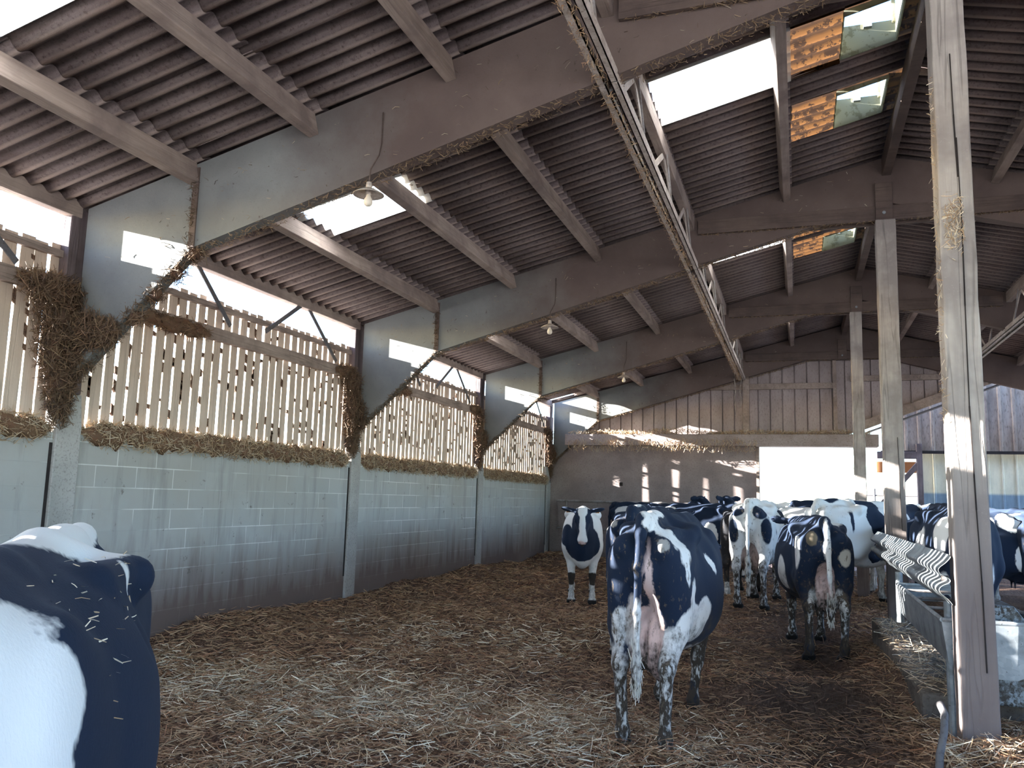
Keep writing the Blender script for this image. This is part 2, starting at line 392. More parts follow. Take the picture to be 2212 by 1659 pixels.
def cow_prims(neck=(0, .42, .10), head=(0, .30, -.30), legs=None, belly=1.0, fem=1.0, tail=0.0, lift=0.0):
    P = []
    def c(a, b, ra, rb, k=.05, sub=False): P.append(('c', k, sub, a, b, ra, rb))
    def e(ct, r, k=.06, sub=False, R=None): P.append(('e', k, sub, ct, r) if R is None else ('e', k, sub, ct, r, R))
    def both(f, *a, **kw):
        for s in (-1, 1):
            f(*[((x[0]*s,)+tuple(x[1:]) if isinstance(x, tuple) else x) for x in a], **kw)
    lg = legs or {}
    e((0, .06, .97), (.345*belly, .72, .40), .05)
    e((0, .08, .80), (.335*belly, .60, .29), .10)
    e((0, .55, .99), (.25, .36, .39), .12)
    e((0, .72, .80), (.15, .22, .28), .12)
    e((0, -.48, 1.12), (.21, .40, .25), .10)
    c((0, -.74, 1.355), (0, -.22, 1.365), .05, .055, .07)
    c((0, -.22, 1.365), (0, .30, 1.335), .055, .06, .08)
    c((0, .30, 1.335), (0, .66, 1.345), .06, .07, .09)
    e((0, -.52, 1.385), (.055, .15, .05), .05)
    e((0, -.78, 1.375), (.05, .09, .055), .05)
    both(c, (.08, -.28, 1.335), (.24, -.30, 1.30), .05, .042, k=.07)
    both(c, (.06, -.72, 1.29), (.125, -.83, 1.235), .055, .05, k=.05)
    both(c, (.235, -.32, 1.28), (.135, -.82, 1.20), .05, .05, k=.07)
    both(c, (.19, .02, 1.315), (.205, -.20, 1.315), .035, .035, k=.09)
    both(e, (.175, -.55, 1.03), (.125, .25, .30), k=.08)
    both(c, (.15, -.72, 1.12), (.175, -.66, .76), .10, .10, k=.07)
    both(e, (.215, -.36, .82), (.085, .15, .18), k=.08)
    both(e, (.375, -.12, 1.21), (.10, .13, .10), k=.08, sub=True)
    both(e, (.25, -.62, 1.30), (.07, .17, .06), k=.07, sub=True)
    for s in (-1, 1):
        dx, dy = lg.get('h%d' % s, (0, 0))
        f = lambda x, y, z, t=1: (s*x+dx*t, y+dy*t, z+lift)
        c(f(.18, -.54, .82, .1), f(.17, -.765, .545, .6), .105, .056, .06)
        c(f(.17, -.765, .545, .6), f(.17, -.81, .53, .6), .05, .035, .03)
        c(f(.17, -.775, .52, .6), f(.165, -.745, .17), .045, .036, .03)
        e(f(.165, -.745, .145), (.046, .05, .05), .03)
        c(f(.165, -.74, .13), f(.165, -.69, .065), .042, .044, .03)
        for q in (-1, 1):
            c(f(.165+q*.027, -.70, .05), f(.165+q*.031, -.635, .034), .04, .034, .014)
        e(f(.165, -.775, .085), (.03, .02, .022), .02)
    for s in (-1, 1):
        dx, dy = lg.get('f%d' % s, (0, 0))
        f = lambda x, y, z, t=1: (s*x+dx*t, y+dy*t, z+lift)
        e((s*.205, .55, 1.0), (.085, .19, .29), .09)
        c((s*.19, .64, .86), f(.175, .50, .72, .1), .11, .085, .07)
        c(f(.175, .51, .72, .1), f(.155, .56, .43, .5), .083, .05, .05)
        e(f(.155, .567, .40, .6), (.052, .055, .07), .03)
        c(f(.155, .56, .36, .6), f(.155, .555, .14), .04, .034, .03)
        e(f(.155, .555, .13), (.045, .048, .048), .03)
        c(f(.155, .56, .115), f(.155, .60, .06), .04, .043, .03)
        for q in (-1, 1):
            c(f(.155+q*.027, .59, .05), f(.155+q*.031, .65, .034), .04, .034, .014)
    # udder and teats
    if fem > 0:
        e((0, -.47, .65), (.155*fem, .23*fem, .17*fem), .05)
        both(e, (.06, -.60, .66), (.085*fem, .10*fem, .20*fem), k=.03)
        for x, y in ((.065, -.36), (.06, -.60)):
            both(c, (x, y, .52), (x*1.05, y, .43), .018, .012, k=.02)
        e((0, -.72, .66), (.012, .05, .2), .03, sub=True)
    # neck and head
    n = np.array(neck, float); hd = np.array(head, float); hd = hd/np.linalg.norm(hd)
    b0 = np.array([0, .70, 1.20]); poll = b0+n
    c(tuple(b0), tuple(poll), .15, .105, .10)
    c((0, .74, 1.0), tuple(poll+np.array([0, 0, -.14])+hd*.04), .15, .085, .10)
    e((0, .80, .95), (.06, .16, .2), .1)
    up = np.array([0, 0, 1.0]); up = up-hd*(up@hd); up /= np.linalg.norm(up)
    rt = np.cross(hd, up)
    R = [tuple(rt), tuple(hd), tuple(up)]
    H = lambda x, y, z: tuple(poll+rt*x+hd*y+up*z)
    e(H(0, .06, .0), (.105, .14, .105), .05, R=R)
    c(H(0, .10, .01), H(0, .40, .0), .088, .064, .05)
    c(H(0, .10, -.06), H(0, .37, -.045), .075, .05, .04)
    e(H(0, .415, -.005), (.076, .065, .062), .03, R=R)
    e(H(0, .40, -.06), (.05, .06, .03), .03, R=R)
    for s in (-1, 1):
        e(H(s*.092, .10, .03), (.03, .05, .035), .03, R=R)
        e(H(s*.098, .115, .022), (.016, .024, .016), .012, R=R)
        e(H(s*.035, .465, .01), (.012, .02, .014), .01, sub=True, R=R)
        c(H(s*.09, -.02, .03), H(s*.15, -.04, .03), .026, .03, .03)
        er = np.array([rt*s*.95+up*-.12-hd*.25]); er = er[0]/np.linalg.norm(er[0])
        e2 = np.cross(er, hd); e2 /= np.linalg.norm(e2); e3 = np.cross(er, e2)
        e(H(s*.215, -.055, .015), (.115, .072, .017), .02, R=[tuple(er), tuple(e2), tuple(e3)])
    c(H(0, .47, -.035), H(0, .48, -.04), .02, .02, .02)
    # tail
    t = [(0, -.80, 1.375), (0, -.875, 1.30), (.0+tail*.2, -.905, 1.10), (tail*.6, -.91, .85), (tail, -.885, .62)]
    for i, (r0, r1) in enumerate(((.045, .036), (.034, .028), (.028, .023), (.023, .02))):
        c(t[i], t[i+1], r0, r1, .03)
    e((tail, -.88, .52), (.034, .036, .12), .03)
    return P, dict(poll=poll, hd=hd, rt=rt, up=up)
# ================================================================ the place
FY = [.45, 5.45, 10.45, 15.45, 20.45]           # near faces of the portal frames
XL, XA = -6.03, 1.08                            # inner face of the left wall, ridge
def zs(x):                                      # underside of the roof sheets
    return 3.98+.252*((x if x <= XA else 2*XA-x)+5.86)
def sst(a, b, x): t = np.clip((x-a)/(b-a), 0, 1); return t*t*(3-2*t)
_k = rng.normal(size=(14, 2))*np.linspace(.8, 6, 14)[:, None]; _ph = rng.uniform(0, 6.28, 14)
def lump(x, y):
    return sum(np.sin(_k[i, 0]*x+_k[i, 1]*y+_ph[i])/(1+np.hypot(*_k[i])) for i in range(14))
def H(x, y):                                    # height of the straw bed
    x = np.asarray(x, float); y = np.asarray(y, float)
    z = .055*lump(x, y)+.012*np.sin(7.3*x+3*np.sin(2.1*y))*np.sin(6.1*y+2*np.sin(2.7*x))
    z = z+.10*sst(-4.9, -6.0, x)+.16*sst(.05, .85, x)*sst(11.5, 8.5, y)+.05*sst(.4, 1.4, x)
    z = z+.10*np.exp(-((x-1.2)**2+(y-5.1)**2)/.22)+.07*np.exp(-((x-1.1)**2+(y-10.2)**2)/.2)
    return z-.02

# ---------------- ground
xs = np.concatenate([np.arange(-6.3, 3.01, .06), np.arange(3.3, 9, .4)]); ys = np.concatenate([np.arange(-2, 12, .06), np.arange(12, 24.5, .15)])
XX, YY = np.meshgrid(xs, ys, indexing='ij'); ZZ = H(XX, YY)+.012*rng.normal(size=XX.shape)
V = np.stack([XX, YY, ZZ], -1).reshape(-1, 3); a = np.arange(len(xs)*len(ys)).reshape(len(xs), len(ys))
Q = np.stack([a[:-1, :-1], a[1:, :-1], a[1:, 1:], a[:-1, 1:]], -1).reshape(-1, 4)
tag(link_mesh('floor', arrays_mesh('floor', V, Q), M['litter'], smooth=True), 'brown trodden straw and muck covering the barn floor', 'floor', kind='structure')
t = speckled('pale_yard', lin((206, 202, 194)), lin((190, 184, 176)), lin((170, 164, 154)), s1=.4, s2=10)
MB().box(-90, 90, -70, 110, -.5, -.3).build('yard_ground', t)
tag(bpy.data.objects['yard_ground'], 'pale sunlit yard outside the barn', 'ground', kind='structure')

# ---------------- left wall
MB().box(-6.23, XL, -7.0, 20.75, -.3, 1.95).build('wall_left', M['block'])
tag(bpy.data.objects['wall_left'], 'grey concrete block wall with pale mortar lines below the slats', 'wall', kind='structure')
BAY = ['bay nearest the camera', 'big first bay', 'second bay', 'third bay at the far end']
POSN = ['nearest the camera', 'near the white rump', 'halfway along the wall', 'last before the back wall', 'in the far corner']
for i in range(4):
    y0, y1 = FY[i]+.22, FY[i+1]-.08
    r = empty('slatted_panel', (-6.1, (y0+y1)/2, 1.95), 'gappy grey wooden slats on the block wall, %s' % ['left edge of the photo', 'widest panel, left of the photo centre', 'middle panel between two hay-clogged posts', 'smallest panel beside the far corner'][i], 'slatted wall', 'slatted panels above the block wall')
    y = y0; m = MB()
    while y < y1-.05:
        wd = .118+rng.normal()*.006; tl = rng.normal()*.008
        if i in (1, 2) and rng.random() < .05: tl += .03
        xo = -6.11+rng.normal()*.004; top = 3.585+rng.normal()*.012
        v = []
        for z, o in ((1.9, -tl), (top, tl)):
            v += [(xo-.012, y+o, z), (xo+.012, y+o, z), (xo+.012, y+wd+o, z), (xo-.012, y+wd+o, z)]
        m.add(v, [(0, 3, 2, 1), (4, 5, 6, 7), (0, 1, 5, 4), (1, 2, 6, 5), (2, 3, 7, 6), (3, 0, 4, 7)])
        y += .148
    m.build('slats', M['slat'], r)
    m = MB()
    for _ in range(150):
        yy = y0+.148*int(rng.integers(0, int((y1-y0)/.148)))-.014+rng.normal()*.006; zz = rng.uniform(2.0, 3.5); hh = abs(rng.normal())*.035+.012
        m.add([(-6.11+q*.012, yy+p*rng.uniform(.012, .024), zz+o*hh*rng.uniform(.6, 1.2)) for q in (-1, 1) for p, o in ((-1, -.6), (1, -1), (1, .7), (-1, 1))], [(0, 1, 2, 3), (7, 6, 5, 4), (0, 4, 5, 1), (1, 5, 6, 2), (2, 6, 7, 3), (3, 7, 4, 0)])
    o = m.build('straw_clog', M['litter'], r); tag(o, kind='stuff')
    MB().box(-6.095, -6.03, y0-.1, y1+.1, 3.13, 3.27).build('middle_rail', M['rail'], r, bevel=.006)
    MB().box(-6.095, -6.055, y0-.1, y1+.1, 3.475, 3.54).build('top_rail', M['rail'], r, bevel=.004)
    for a, b in (((1.55, 3.87), (2.15, 3.33)), ((3.58, 3.93), (2.80, 3.40)), ((3.62, 3.93), (4.43, 3.30))):
        MB().bar((-6.02, FY[i]+a[0], a[1]), (-6.02, FY[i]+b[0], b[1]), .055, .012, (1, 0, 0)).build('brace', M['darkmetal'], r)
    o = MB().box(-6.09, -5.99, FY[i]+.15, FY[i+1], 3.86, 4.02).build('eave_purlin', M['purlin'], bevel=.006)
    tag(o, 'grey eave beam over the bright strip of sky, %s' % ['at the left photo edge', 'longest one, above the widest slatted panel', 'above the middle slatted panel', 'shortest one by the far corner'][i], 'beam', 'eave purlins')
for i in range(1, 5):
    yf = FY[i]
    r = empty('wall_column', (-6.05, yf, 0), 'concrete wall post with dark hay-hung timber above, %s' % ['behind the white-topped cow', 'between the two larger slatted panels', 'left of the smallest slatted panel', 'in the far left corner'][i-1], 'post', 'wall posts')
    y0, y1 = (yf-.04, yf+.22) if i < 4 else (yf-.3, yf-.06)
    MB().prism([(-6.26, -.3), (-5.995, -.3), (-5.995, 2.02), (-6.03, 2.3), (-6.26, 2.3)], y0, y1).build('concrete_base', M['concrete'], r, bevel=.008)
    MB().box(-6.04, -6.022, y0-.03, y0-.004, .35, 1.86).build('open_joint', M['dark'], r)
    MB().box(-6.13, -6.0, yf-.10, yf-.005, 2.15, 3.95).build('timber_upright', M['wallpost'], r, bevel=.01)
    MB().box(-6.13, -6.02, yf+.005, yf+.2, 2.3, 3.95).build('timber_upright', M['wallpost'], r, bevel=.01)
o = MB().box(-6.2, -6.05, -7.0, .4, 1.95, 3.95).build('wall_left.001', M['board']); tag(o, 'upper side wall of the barn beside and behind the camera', 'wall', kind='structure')
o = MB().box(-3.1, -2.9, 21.1, 22.0, -.3, 6.6).build('wall_sun_blocker', M['concrete']); tag(o, 'unseen added wall behind the back wall, shading the far cladding', 'wall', kind='structure')  # added out of sight to keep the sun off the far cladding
# ---------------- portal frames
for i in range(5):
    y = FY[i]
    lab = ['portal frame overhead behind the camera', 'nearest wide roof frame crossing the top of the photo', 'second roof frame, whose lamp hangs mid-span', 'third roof frame, further down the barn', 'last roof frame against the back gable'][i]
    r = empty('portal_frame', (XA, y, 2.45), lab, 'roof frame', 'portal frames')
    poly = [(-5.93, 2.45), (-4.77, 3.5), (XA, 5.135), (2*XA+4.77, 3.5), (2*XA+5.93, 2.45), (2*XA+5.93, 3.945), (XA, 5.705), (-5.93, 3.945)]
    MB().prism(poly, y, y+.13).build('frame_panel', M['frame'], r)
    for x in (-4.77, 2*XA+4.77):
        MB().box(x-.03, x+.03, y-.012, y, 3.5, 4.2).build('joint_batten', M['tie'], r)
    if i:
        o = MB().box(-1.15, 3.31, y-.05, y-.004, 4.9, 5.08).build('tie_beam', M['tie'], r, bevel=.005)
        MB().box(-1.15, 3.31, y+.134, y+.18, 4.9, 5.08).build('tie_beam', M['tie'], r, bevel=.005)
        MB().box(.94, 1.13, y-.08, y-.052, 4.89, 5.36).build('king_block', M['tie'], r, bevel=.006)
        MB().tube([(1.03, y-.10, 4.98), (1.03, y-.07, 4.98)], .02, 8).build('bolt', M['galv'], r)
# ---------------- purlins, girders
PX = [-4.76, -3.62, -2.43, -.04]
lx = ['lowest', 'second', 'third', 'highest']
for i in range(5):
    y0, y1 = (FY[i-1]+.13 if i else -1.2), FY[i] if i else FY[0]
    for k, x in enumerate(PX):
        if i == 0: continue
        a, b = Vector((x-.045, y0, zs(x-.045)-.095)), Vector((x-.045, y1, zs(x-.045)-.095))
        o = MB().bar(a, b, .09, .19, (-.244, 0, .97)).build('purlin', M['purlin'], bevel=.006)
        tag(o, '%s grey roof purlin up the left slope, %s' % (lx[k], ['over the camera, before the nearest frame', 'between the nearest and second frames', 'between the second and third frames', 'between the third frame and the gable'][i-1]), 'purlin', 'left slope purlins')
        xr = 2*XA-x
        o = MB().bar(Vector((xr+.045, y0, zs(xr)-.1)), Vector((xr+.045, y1, zs(xr)-.1)), .09, .19, (.244, 0, .97)).build('purlin', M['purlin'], bevel=.006)
        tag(o, '%s roof purlin up the right slope, %s' % (lx[k], ['over the camera', 'behind the nearest post', 'right of the second post', 'near the back gable'][i-1]), 'purlin', 'right slope purlins')
    if i:
        o = MB().box(XA-.05, XA+.05, y0, y1, zs(XA)-.26, zs(XA)-.03).build('ridge_beam', M['tie'], bevel=.006)
        tag(o, 'dark ridge beam under the roof peak, %s' % ['over the camera', 'beside the bright vent openings', 'above the second post', 'nearest the gable'][i-1], 'beam', 'ridge beams')
    for s in (0, 1):
        if i == 0: continue
        X = (lambda x: 2*XA-x) if s else (lambda x: x)
        r = empty('lattice_girder', (X(-1.24), (y0+y1)/2, 4.47), ('pale lattice girder along the %s slope, ' % ('right' if s else 'left'))+['over the camera, leaving the top edge', 'section beside the big skylight', 'between the second and third frames', 'farthest section before the gable'][i-1], 'girder', 'lattice girders on the %s slope' % ('right' if s else 'left'))
        ym = y0-.13 if i > 1 else y0
        m = MB(); m.box(min(X(-1.305), X(-1.25)), max(X(-1.305), X(-1.25)), ym-.02, y1-.02, 4.445, 4.452+.008); m.box(min(X(-1.258), X(-1.25)), max(X(-1.258), X(-1.25)), ym, y1-.02, 4.445, 4.50)
        m.build('chord_angle', M['chord'], r)
        m = MB(); m.box(min(X(-1.21), X(-1.155)), max(X(-1.21), X(-1.155)), ym, y1-.02, 4.445, 4.453); m.box(min(X(-1.21), X(-1.202)), max(X(-1.21), X(-1.202)), ym, y1-.02, 4.445, 4.50)
        m.box(min(X(-1.163), X(-1.155)), max(X(-1.163), X(-1.155)), ym, y1-.02, 4.445, 4.53)
        m.build('chord_angle', M['chord'], r)
        zt = zs(-1.24)-.10
        a, b = Vector((X(-1.24), y0, zt)), Vector((X(-1.24), y1, zt))
        MB().bar(a, b, .09, .17, (0, 0, 1)).build('top_chord', M['purlin'], r, bevel=.005)
        L = y1-y0
        pts = [(0, 4.9), (.03, 4.47)]
        for f in ((.03, 4.48, .17, zt-.06), (.33, 4.48, .17, zt-.06), (.33, 4.48, .5, zt-.06), (.67, 4.48, .5, zt-.06), (.67, 4.48, .83, zt-.06), (.97, 4.48, .83, zt-.06)):
            MB().bar((X(-1.225), y0+f[0]*L, f[1]), (X(-1.225), y0+f[2]*L, f[3]), .06, .012, (1, 0, 0)).build('web_bar', M['chord'], r)
        for f in (.17, .5, .83):
            MB().bar((X(-1.19), y0+f*L, zt-.06), (X(-1.17), y0+(f+.05)*L, 4.48), .014, .014).build('hanger_rod', M['steel'], r)
        MB().add([(X(-1.26), y0+.002, 4.45), (X(-1.02), y0+.002, 4.56), (X(-1.02), y0+.002, 4.60), (X(-1.26), y0+.002, 4.56), (X(-1.26), y0+.01, 4.45), (X(-1.02), y0+.01, 4.56), (X(-1.02), y0+.01, 4.60), (X(-1.26), y0+.01, 4.56)],
                 [(0, 1, 2, 3), (7, 6, 5, 4), (0, 4, 5, 1), (1, 5, 6, 2), (2, 6, 7, 3), (3, 7, 4, 0)]).build('end_plate', M['steel'], r)
# ---------------- roof sheets
PITCH, AMP = .177, .025
CX = [-6.22, -4.76, -3.62, -2.43, -1.24, -.04, XA]
def sheet(x0, x1, y0, y1, yo, lift=0, nx=2, slope=0):
    ys_ = np.linspace(y0, y1, max(3, int(round((y1-y0)/PITCH*8))+1)); xs_ = np.linspace(x0, x1, nx+1)
    X, Y = np.meshgrid(xs_, ys_, indexing='ij'); T = (X-x0)/(x1-x0)
    Z = 3.98+.252*(X+5.86)+AMP+AMP*np.sin(2*np.pi*(Y-yo)/PITCH)+lift+.010*(1-T)
    if slope: X = 2*XA-X
    V = np.stack([X, Y, Z], -1).reshape(-1, 3); a = np.arange(X.size).reshape(X.shape)
    Q = np.stack([a[:-1, :-1], a[1:, :-1], a[1:, 1:], a[:-1, 1:]], -1).reshape(-1, 4)
    return V, (Q[:, ::-1] if slope else Q)
CLEAR = [(4, 1.83, 2.76), (4, 6.83, 7.76), (4, 11.83, 12.76), (1, 1.85, 2.72), (1, 2.72, 3.56), (1, 6.83, 7.62), (1, 11.83, 12.62), (4, 16.83, 17.76)]
AMBER = [(5, 1.90, 2.75), (5, 3.30, 4.20), (5, 6.85, 7.72), (5, 8.28, 9.19), (5, 11.85, 12.72), (5, 12.95, 13.85)]
GAPS = [(0, 19.98, 20.42)]                      # a missing corner of sheet by the far gable
def roof_slope(name, side):
    Vs, Qs, n = [], [], 0
    for k in range(6):
        x0, x1 = CX[k]-(.05 if k else 0), CX[k+1]+(.04 if k < 5 else .02)
        cuts = [] if side else sorted((a, b) for kk, a, b in CLEAR+AMBER+GAPS if kk == k)
        y = -7.0; spans = []
        for a, b in cuts+[(20.75, 99)]:
            while y < a-1e-6:
                e = min(y+.885, a)
                if a-e < .3: e = a
                spans.append((y, e)); y = e
            y = b
        for j, (a, b) in enumerate(spans):
            V, Q = sheet(x0, x1, a-.02, b+.045, 0, lift=.007*(j % 2)+rng.uniform(0, .004), slope=side)
            Vs.append(V); Qs.append(Q+n); n += len(V)
    if not side:
        V, Q = sheet(-5.35, -4.7, 19.96, 20.46, 0); Vs.append(V); Qs.append(Q+n)
    o = link_mesh(name, arrays_mesh(name, np.concatenate(Vs), np.concatenate(Qs)), M['roof'], smooth=True)
    sd = o.modifiers.new('solid', 'SOLIDIFY'); sd.thickness = .007; sd.offset = 1 if not side else 1
    return o
tag(roof_slope('ceiling', 0), 'dark corrugated roof sheets on the left slope, coated with dust', 'roof', kind='structure')
tag(roof_slope('ceiling.001', 1), 'dark corrugated roof sheets on the right slope behind the posts', 'roof', kind='structure')
cn = {(4, 6.83): 'large glaring skylight sheet beside the lattice girder', (4, 11.83): 'glaring skylight sheet, thin sliver beyond the second frame', (1, 6.83): 'dirt-speckled skylight sheet behind the nearest hanging lamp', (1, 2.72): 'dirt-speckled skylight sheet in the top left corner of the photo', (4, 16.83): 'skylight sheet near the back gable, third along the girder'}
for k, a, b in CLEAR:
    V, Q = sheet(CX[k]-.05, CX[k+1]+.05, a, b, 0, lift=.002)
    o = link_mesh('skylight_sheet', arrays_mesh('skylight_sheet', V, Q), M['sheet_clear'], smooth=True)
    tag(o, cn.get((k, a), 'translucent skylight sheet in the left slope over y %d, outside the photo' % a if False else ['clear skylight sheet above the camera by the girder', 'clear skylight sheet overhead low on the left slope', 'low clear skylight sheet hidden by the second frame'][0 if k == 4 else (1 if a < 3 else 2)]), 'skylight', 'skylight sheets')
    sd = o.modifiers.new('solid', 'SOLIDIFY'); sd.thickness = .002
VX0, VX1 = .44, .92
an = {6.85: 'amber sheet around the vent in the top right, beyond the big skylight', 8.28: 'amber sheet around the second, lower white vent', 12.95: 'amber sheet with a white vent seen past the second post head', 11.85: 'amber sheet just behind the second roof frame'}
for k, a, b in AMBER:
    parts = [sheet(CX[5]-.1, VX0, a-.01, b+.04, 0, .003), sheet(VX1, XA, a-.01, b+.04, 0, .003), sheet(VX0, VX1, a-.01, a+.12, 0, .003), sheet(VX0, VX1, b-.03, b+.04, 0, .003)]
    n = 0; Vs, Qs = [], []
    for V, Q in parts: Vs.append(V); Qs.append(Q+n); n += len(V)
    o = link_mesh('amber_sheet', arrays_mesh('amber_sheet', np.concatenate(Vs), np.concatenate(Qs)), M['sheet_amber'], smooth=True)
    tag(o, an.get(a, 'amber roof sheet with a vent above the camera, %s of two' % ('nearer' if a < 3 else 'farther')), 'roof sheet', 'amber vent sheets')
    r = empty('roof_vent', ((VX0+VX1)/2, (a+b)/2, zs(.68)), {6.85: 'white vent opening at the top right, larger in the photo', 8.28: 'white vent opening below the top right one', 12.95: 'small white vent seen past the second post head', 11.85: 'white vent peeping over the tie beam of the second frame'}.get(a, 'white roof vent over the camera, %s of two' % ('nearer' if a < 3 else 'farther')), 'roof vent', 'roof vents')
    y0, y1 = a+.12, b-.03; hz = .26
    m = MB(); z0, z1 = zs(VX0)-.0, zs(VX1)-.0
    q = lambda xa, ya, xb, yb: m.add([(xa, ya, zs(xa)), (xb, yb, zs(xb)), (xb, yb, zs(.68)+hz), (xa, ya, zs(.68)+hz)], [(0, 1, 2, 3)])
    q(VX0, y0, VX1, y0); q(VX1, y0, VX1, y1); q(VX1, y1, VX0, y1); q(VX0, y1, VX0, y0)
    o = m.build('curb', M['white_grp'], r); sd = o.modifiers.new('solid', 'SOLIDIFY'); sd.thickness = .012; sd.offset = 0
    MB().bar((.68, y1-.02, zs(.68)+hz-.05), (.68, y1-.02, zs(.68)+.60), .07, .05, (0, 1, 0)).build('bar', M['galv'], r)
    m = MB().box(VX0-.1, VX1+.1, y0-.1, y1+.1, zs(.68)+.55, zs(.68)+.57)
    for x in (VX0+.02, VX1-.02):
        for yy in (y0+.02, y1-.02): m.bar((x, yy, zs(.68)+hz-.03), (x, yy, zs(.68)+.56), .03, .03, (0, 1, 0))
    m.build('cap', M['white_grp'], r)

# ---------------- back wall
yb = 20.6
m = MB(); m.box(-6.03, -.93, yb, yb+.15, -.3, 2.9)
o = m.build('wall_back', M['backpanel']); tag(o, 'grey rendered lower back wall crossed by strips of sunlight', 'wall', kind='structure')
o = MB().box(-6.2, -6.03, 20.36, 20.75, 1.9, 3.6).build('corner_boarding', M['wallpost']); tag(o, 'dark boarding closing the far corner above the block wall', 'boarding')
o = MB().box(-4.23, -4.15, yb-.012, yb, 1.86, 1.95).build('wall_hole_patch', M['dark']); tag(o, 'small dark square standing for a shaded hole in the back wall', 'recess')  # dark box face stands in for the shade inside a hole
o = MB().box(-.93, -.86, yb-.05, yb+.2, -.2, 2.86).build('trim_1', M['rail'], bevel=.006); tag(o, 'pale door jamb at the left of the bright doorway', 'door jamb', kind='structure')
o = MB().box(-5.6, 1.75, yb-.26, yb+.2, 2.86, 3.14).build('lintel_beam', M['lintel'], bevel=.01); tag(o, 'thick dusty ledge beam over the bright doorway and back wall', 'beam')
# ribbed gable cladding above the ledge, cut by the neighbouring roof line at the right
def ribbed(name, mat, x0, x1, y, zb, zt, pitch=.28, rib=.045, depth=.03, groove=False):
    xs_ = [x0]; x = x0
    prof = []
    while x < x1:
        prof += [(x, 0), (x+pitch-rib*2, 0), (x+pitch-rib*1.5, depth), (x+pitch-rib*.5, depth)] if not groove else [(x, 0), (x+pitch-.03, 0), (x+pitch-.024, -.05), (x+pitch-.006, -.05)]; x += pitch
    prof.append((x, 0)); m = MB(); V = []
    for px_, d in prof:
        lo = zb(px_) if callable(zb) else zb; hi = zt(px_) if callable(zt) else zt
        V += [(px_, y-d, lo), (px_, y-d, max(hi, lo))]
    F = [(2*i, 2*i+2, 2*i+3, 2*i+1) for i in range(len(prof)-1)]
    return m.add(V, F).build(name, mat)
diag = lambda x: 3.34+.39*(x-1.59)
o = ribbed('wall_gable', M['board'], -5.9, 8.2, yb+.12, lambda x: max(3.0, diag(x)), lambda x: zs(x)+.05, groove=True)
tag(o, 'dusty ribbed cladding of the back gable above the ledge', 'gable wall', kind='structure')
r = empty('gable_framing', (-1.15, yb, 3.1), 'grey rails and post nailed across the back gable cladding', 'framing')
MB().box(-1.22, -1.07, yb-.12, yb+.04, 3.1, 4.62).build('gable_post', M['rail'], r, bevel=.006)
MB().box(-3.0, .88, yb-.0, yb+.07, 4.24, 4.38).build('gable_rail', M['rail'], r, bevel=.006)
MB().box(1.2, 4.6, yb-.0, yb+.07, 4.40, 4.53).build('gable_rail', M['rail'], r, bevel=.006)
MB().box(.82, .9, yb-.02, yb+.06, 3.1, 4.9).build('gable_stud', M['rail'], r)
m = MB().bar((1.3, yb+.02, diag(1.3)+.08), (7.5, yb+.02, diag(7.5)+.08), .12, .20, (0, 0, 1)); o = m.build('verge_board', M['rail']); tag(o, 'sloping grey board rising to the right under the gable cladding', 'board')
m = MB().bar((1.4, yb+.35, diag(1.4)-.10), (7.5, yb+.35, diag(7.5)-.10), .5, .025, (0, 0, 1)); o = m.build('verge_flashing', M['darkmetal']); tag(o, 'thin dark metal edge just below the sloping grey board', 'flashing')
# building beyond
yc = 23.0
o = ribbed('wall_far', M['clad2'], 2.95, 9.5, yc, -.3, 2.92, .30, .03, .03); tag(o, 'cladding wall, beige above and blue below, beyond the right-hand cows', 'wall', kind='structure')
o = ribbed('wall_far.001', M['brownclad'], 2.05, 9.5, yc-.1, 2.90, 4.9, .30, .05, .04); tag(o, 'brown weathered cladding over the beige and blue wall', 'wall', kind='structure')
o = MB().box(2.0, 9.5, yc-.16, yc-.1, 2.86, 2.93).build('trim_2', M['dark']); tag(o, 'dark drip strip between brown and beige cladding', 'trim', kind='structure')
r = empty('brace_frame', (2.6, yc-.2, 0), 'brown timber post with diagonal brace left of the beige cladding', 'timber frame')
MB().box(2.80, 2.93, yc-.3, yc-.12, -.2, 3.1).build('upright', M['wallpost'], r, bevel=.01)
MB().bar((2.86, yc-.22, 2.62), (1.95, yc-.22, 1.55), .12, .14, (0, 1, 0)).build('brace', M['wallpost'], r, bevel=.01)
MB().box(1.9, 2.8, yc-.3, yc-.18, 2.72, 2.9).build('header', M['wallpost'], r, bevel=.01)
MB().box(1.9, 2.82, yc-.0, yc+.1, 2.38, 2.66).build('header', simple('orange_timber', lin((170, 116, 78)), .8), r, bevel=.01)
r = empty('yard_barrier', (2.4, 24.5, 0), 'thin dark barrier bars in the gap left of the beige cladding', 'barrier')
for z in (1.15, 1.5, 1.82): MB().tube([(1.7, 24.5, z), (3.3, 24.5, z)], .02, 8).build('bar', M['darkmetal'], r)
for x in (1.95, 2.6): MB().tube([(x, 24.5, -.3), (x, 24.5, 2.0)], .03, 8).build('stake', M['darkmetal'], r)
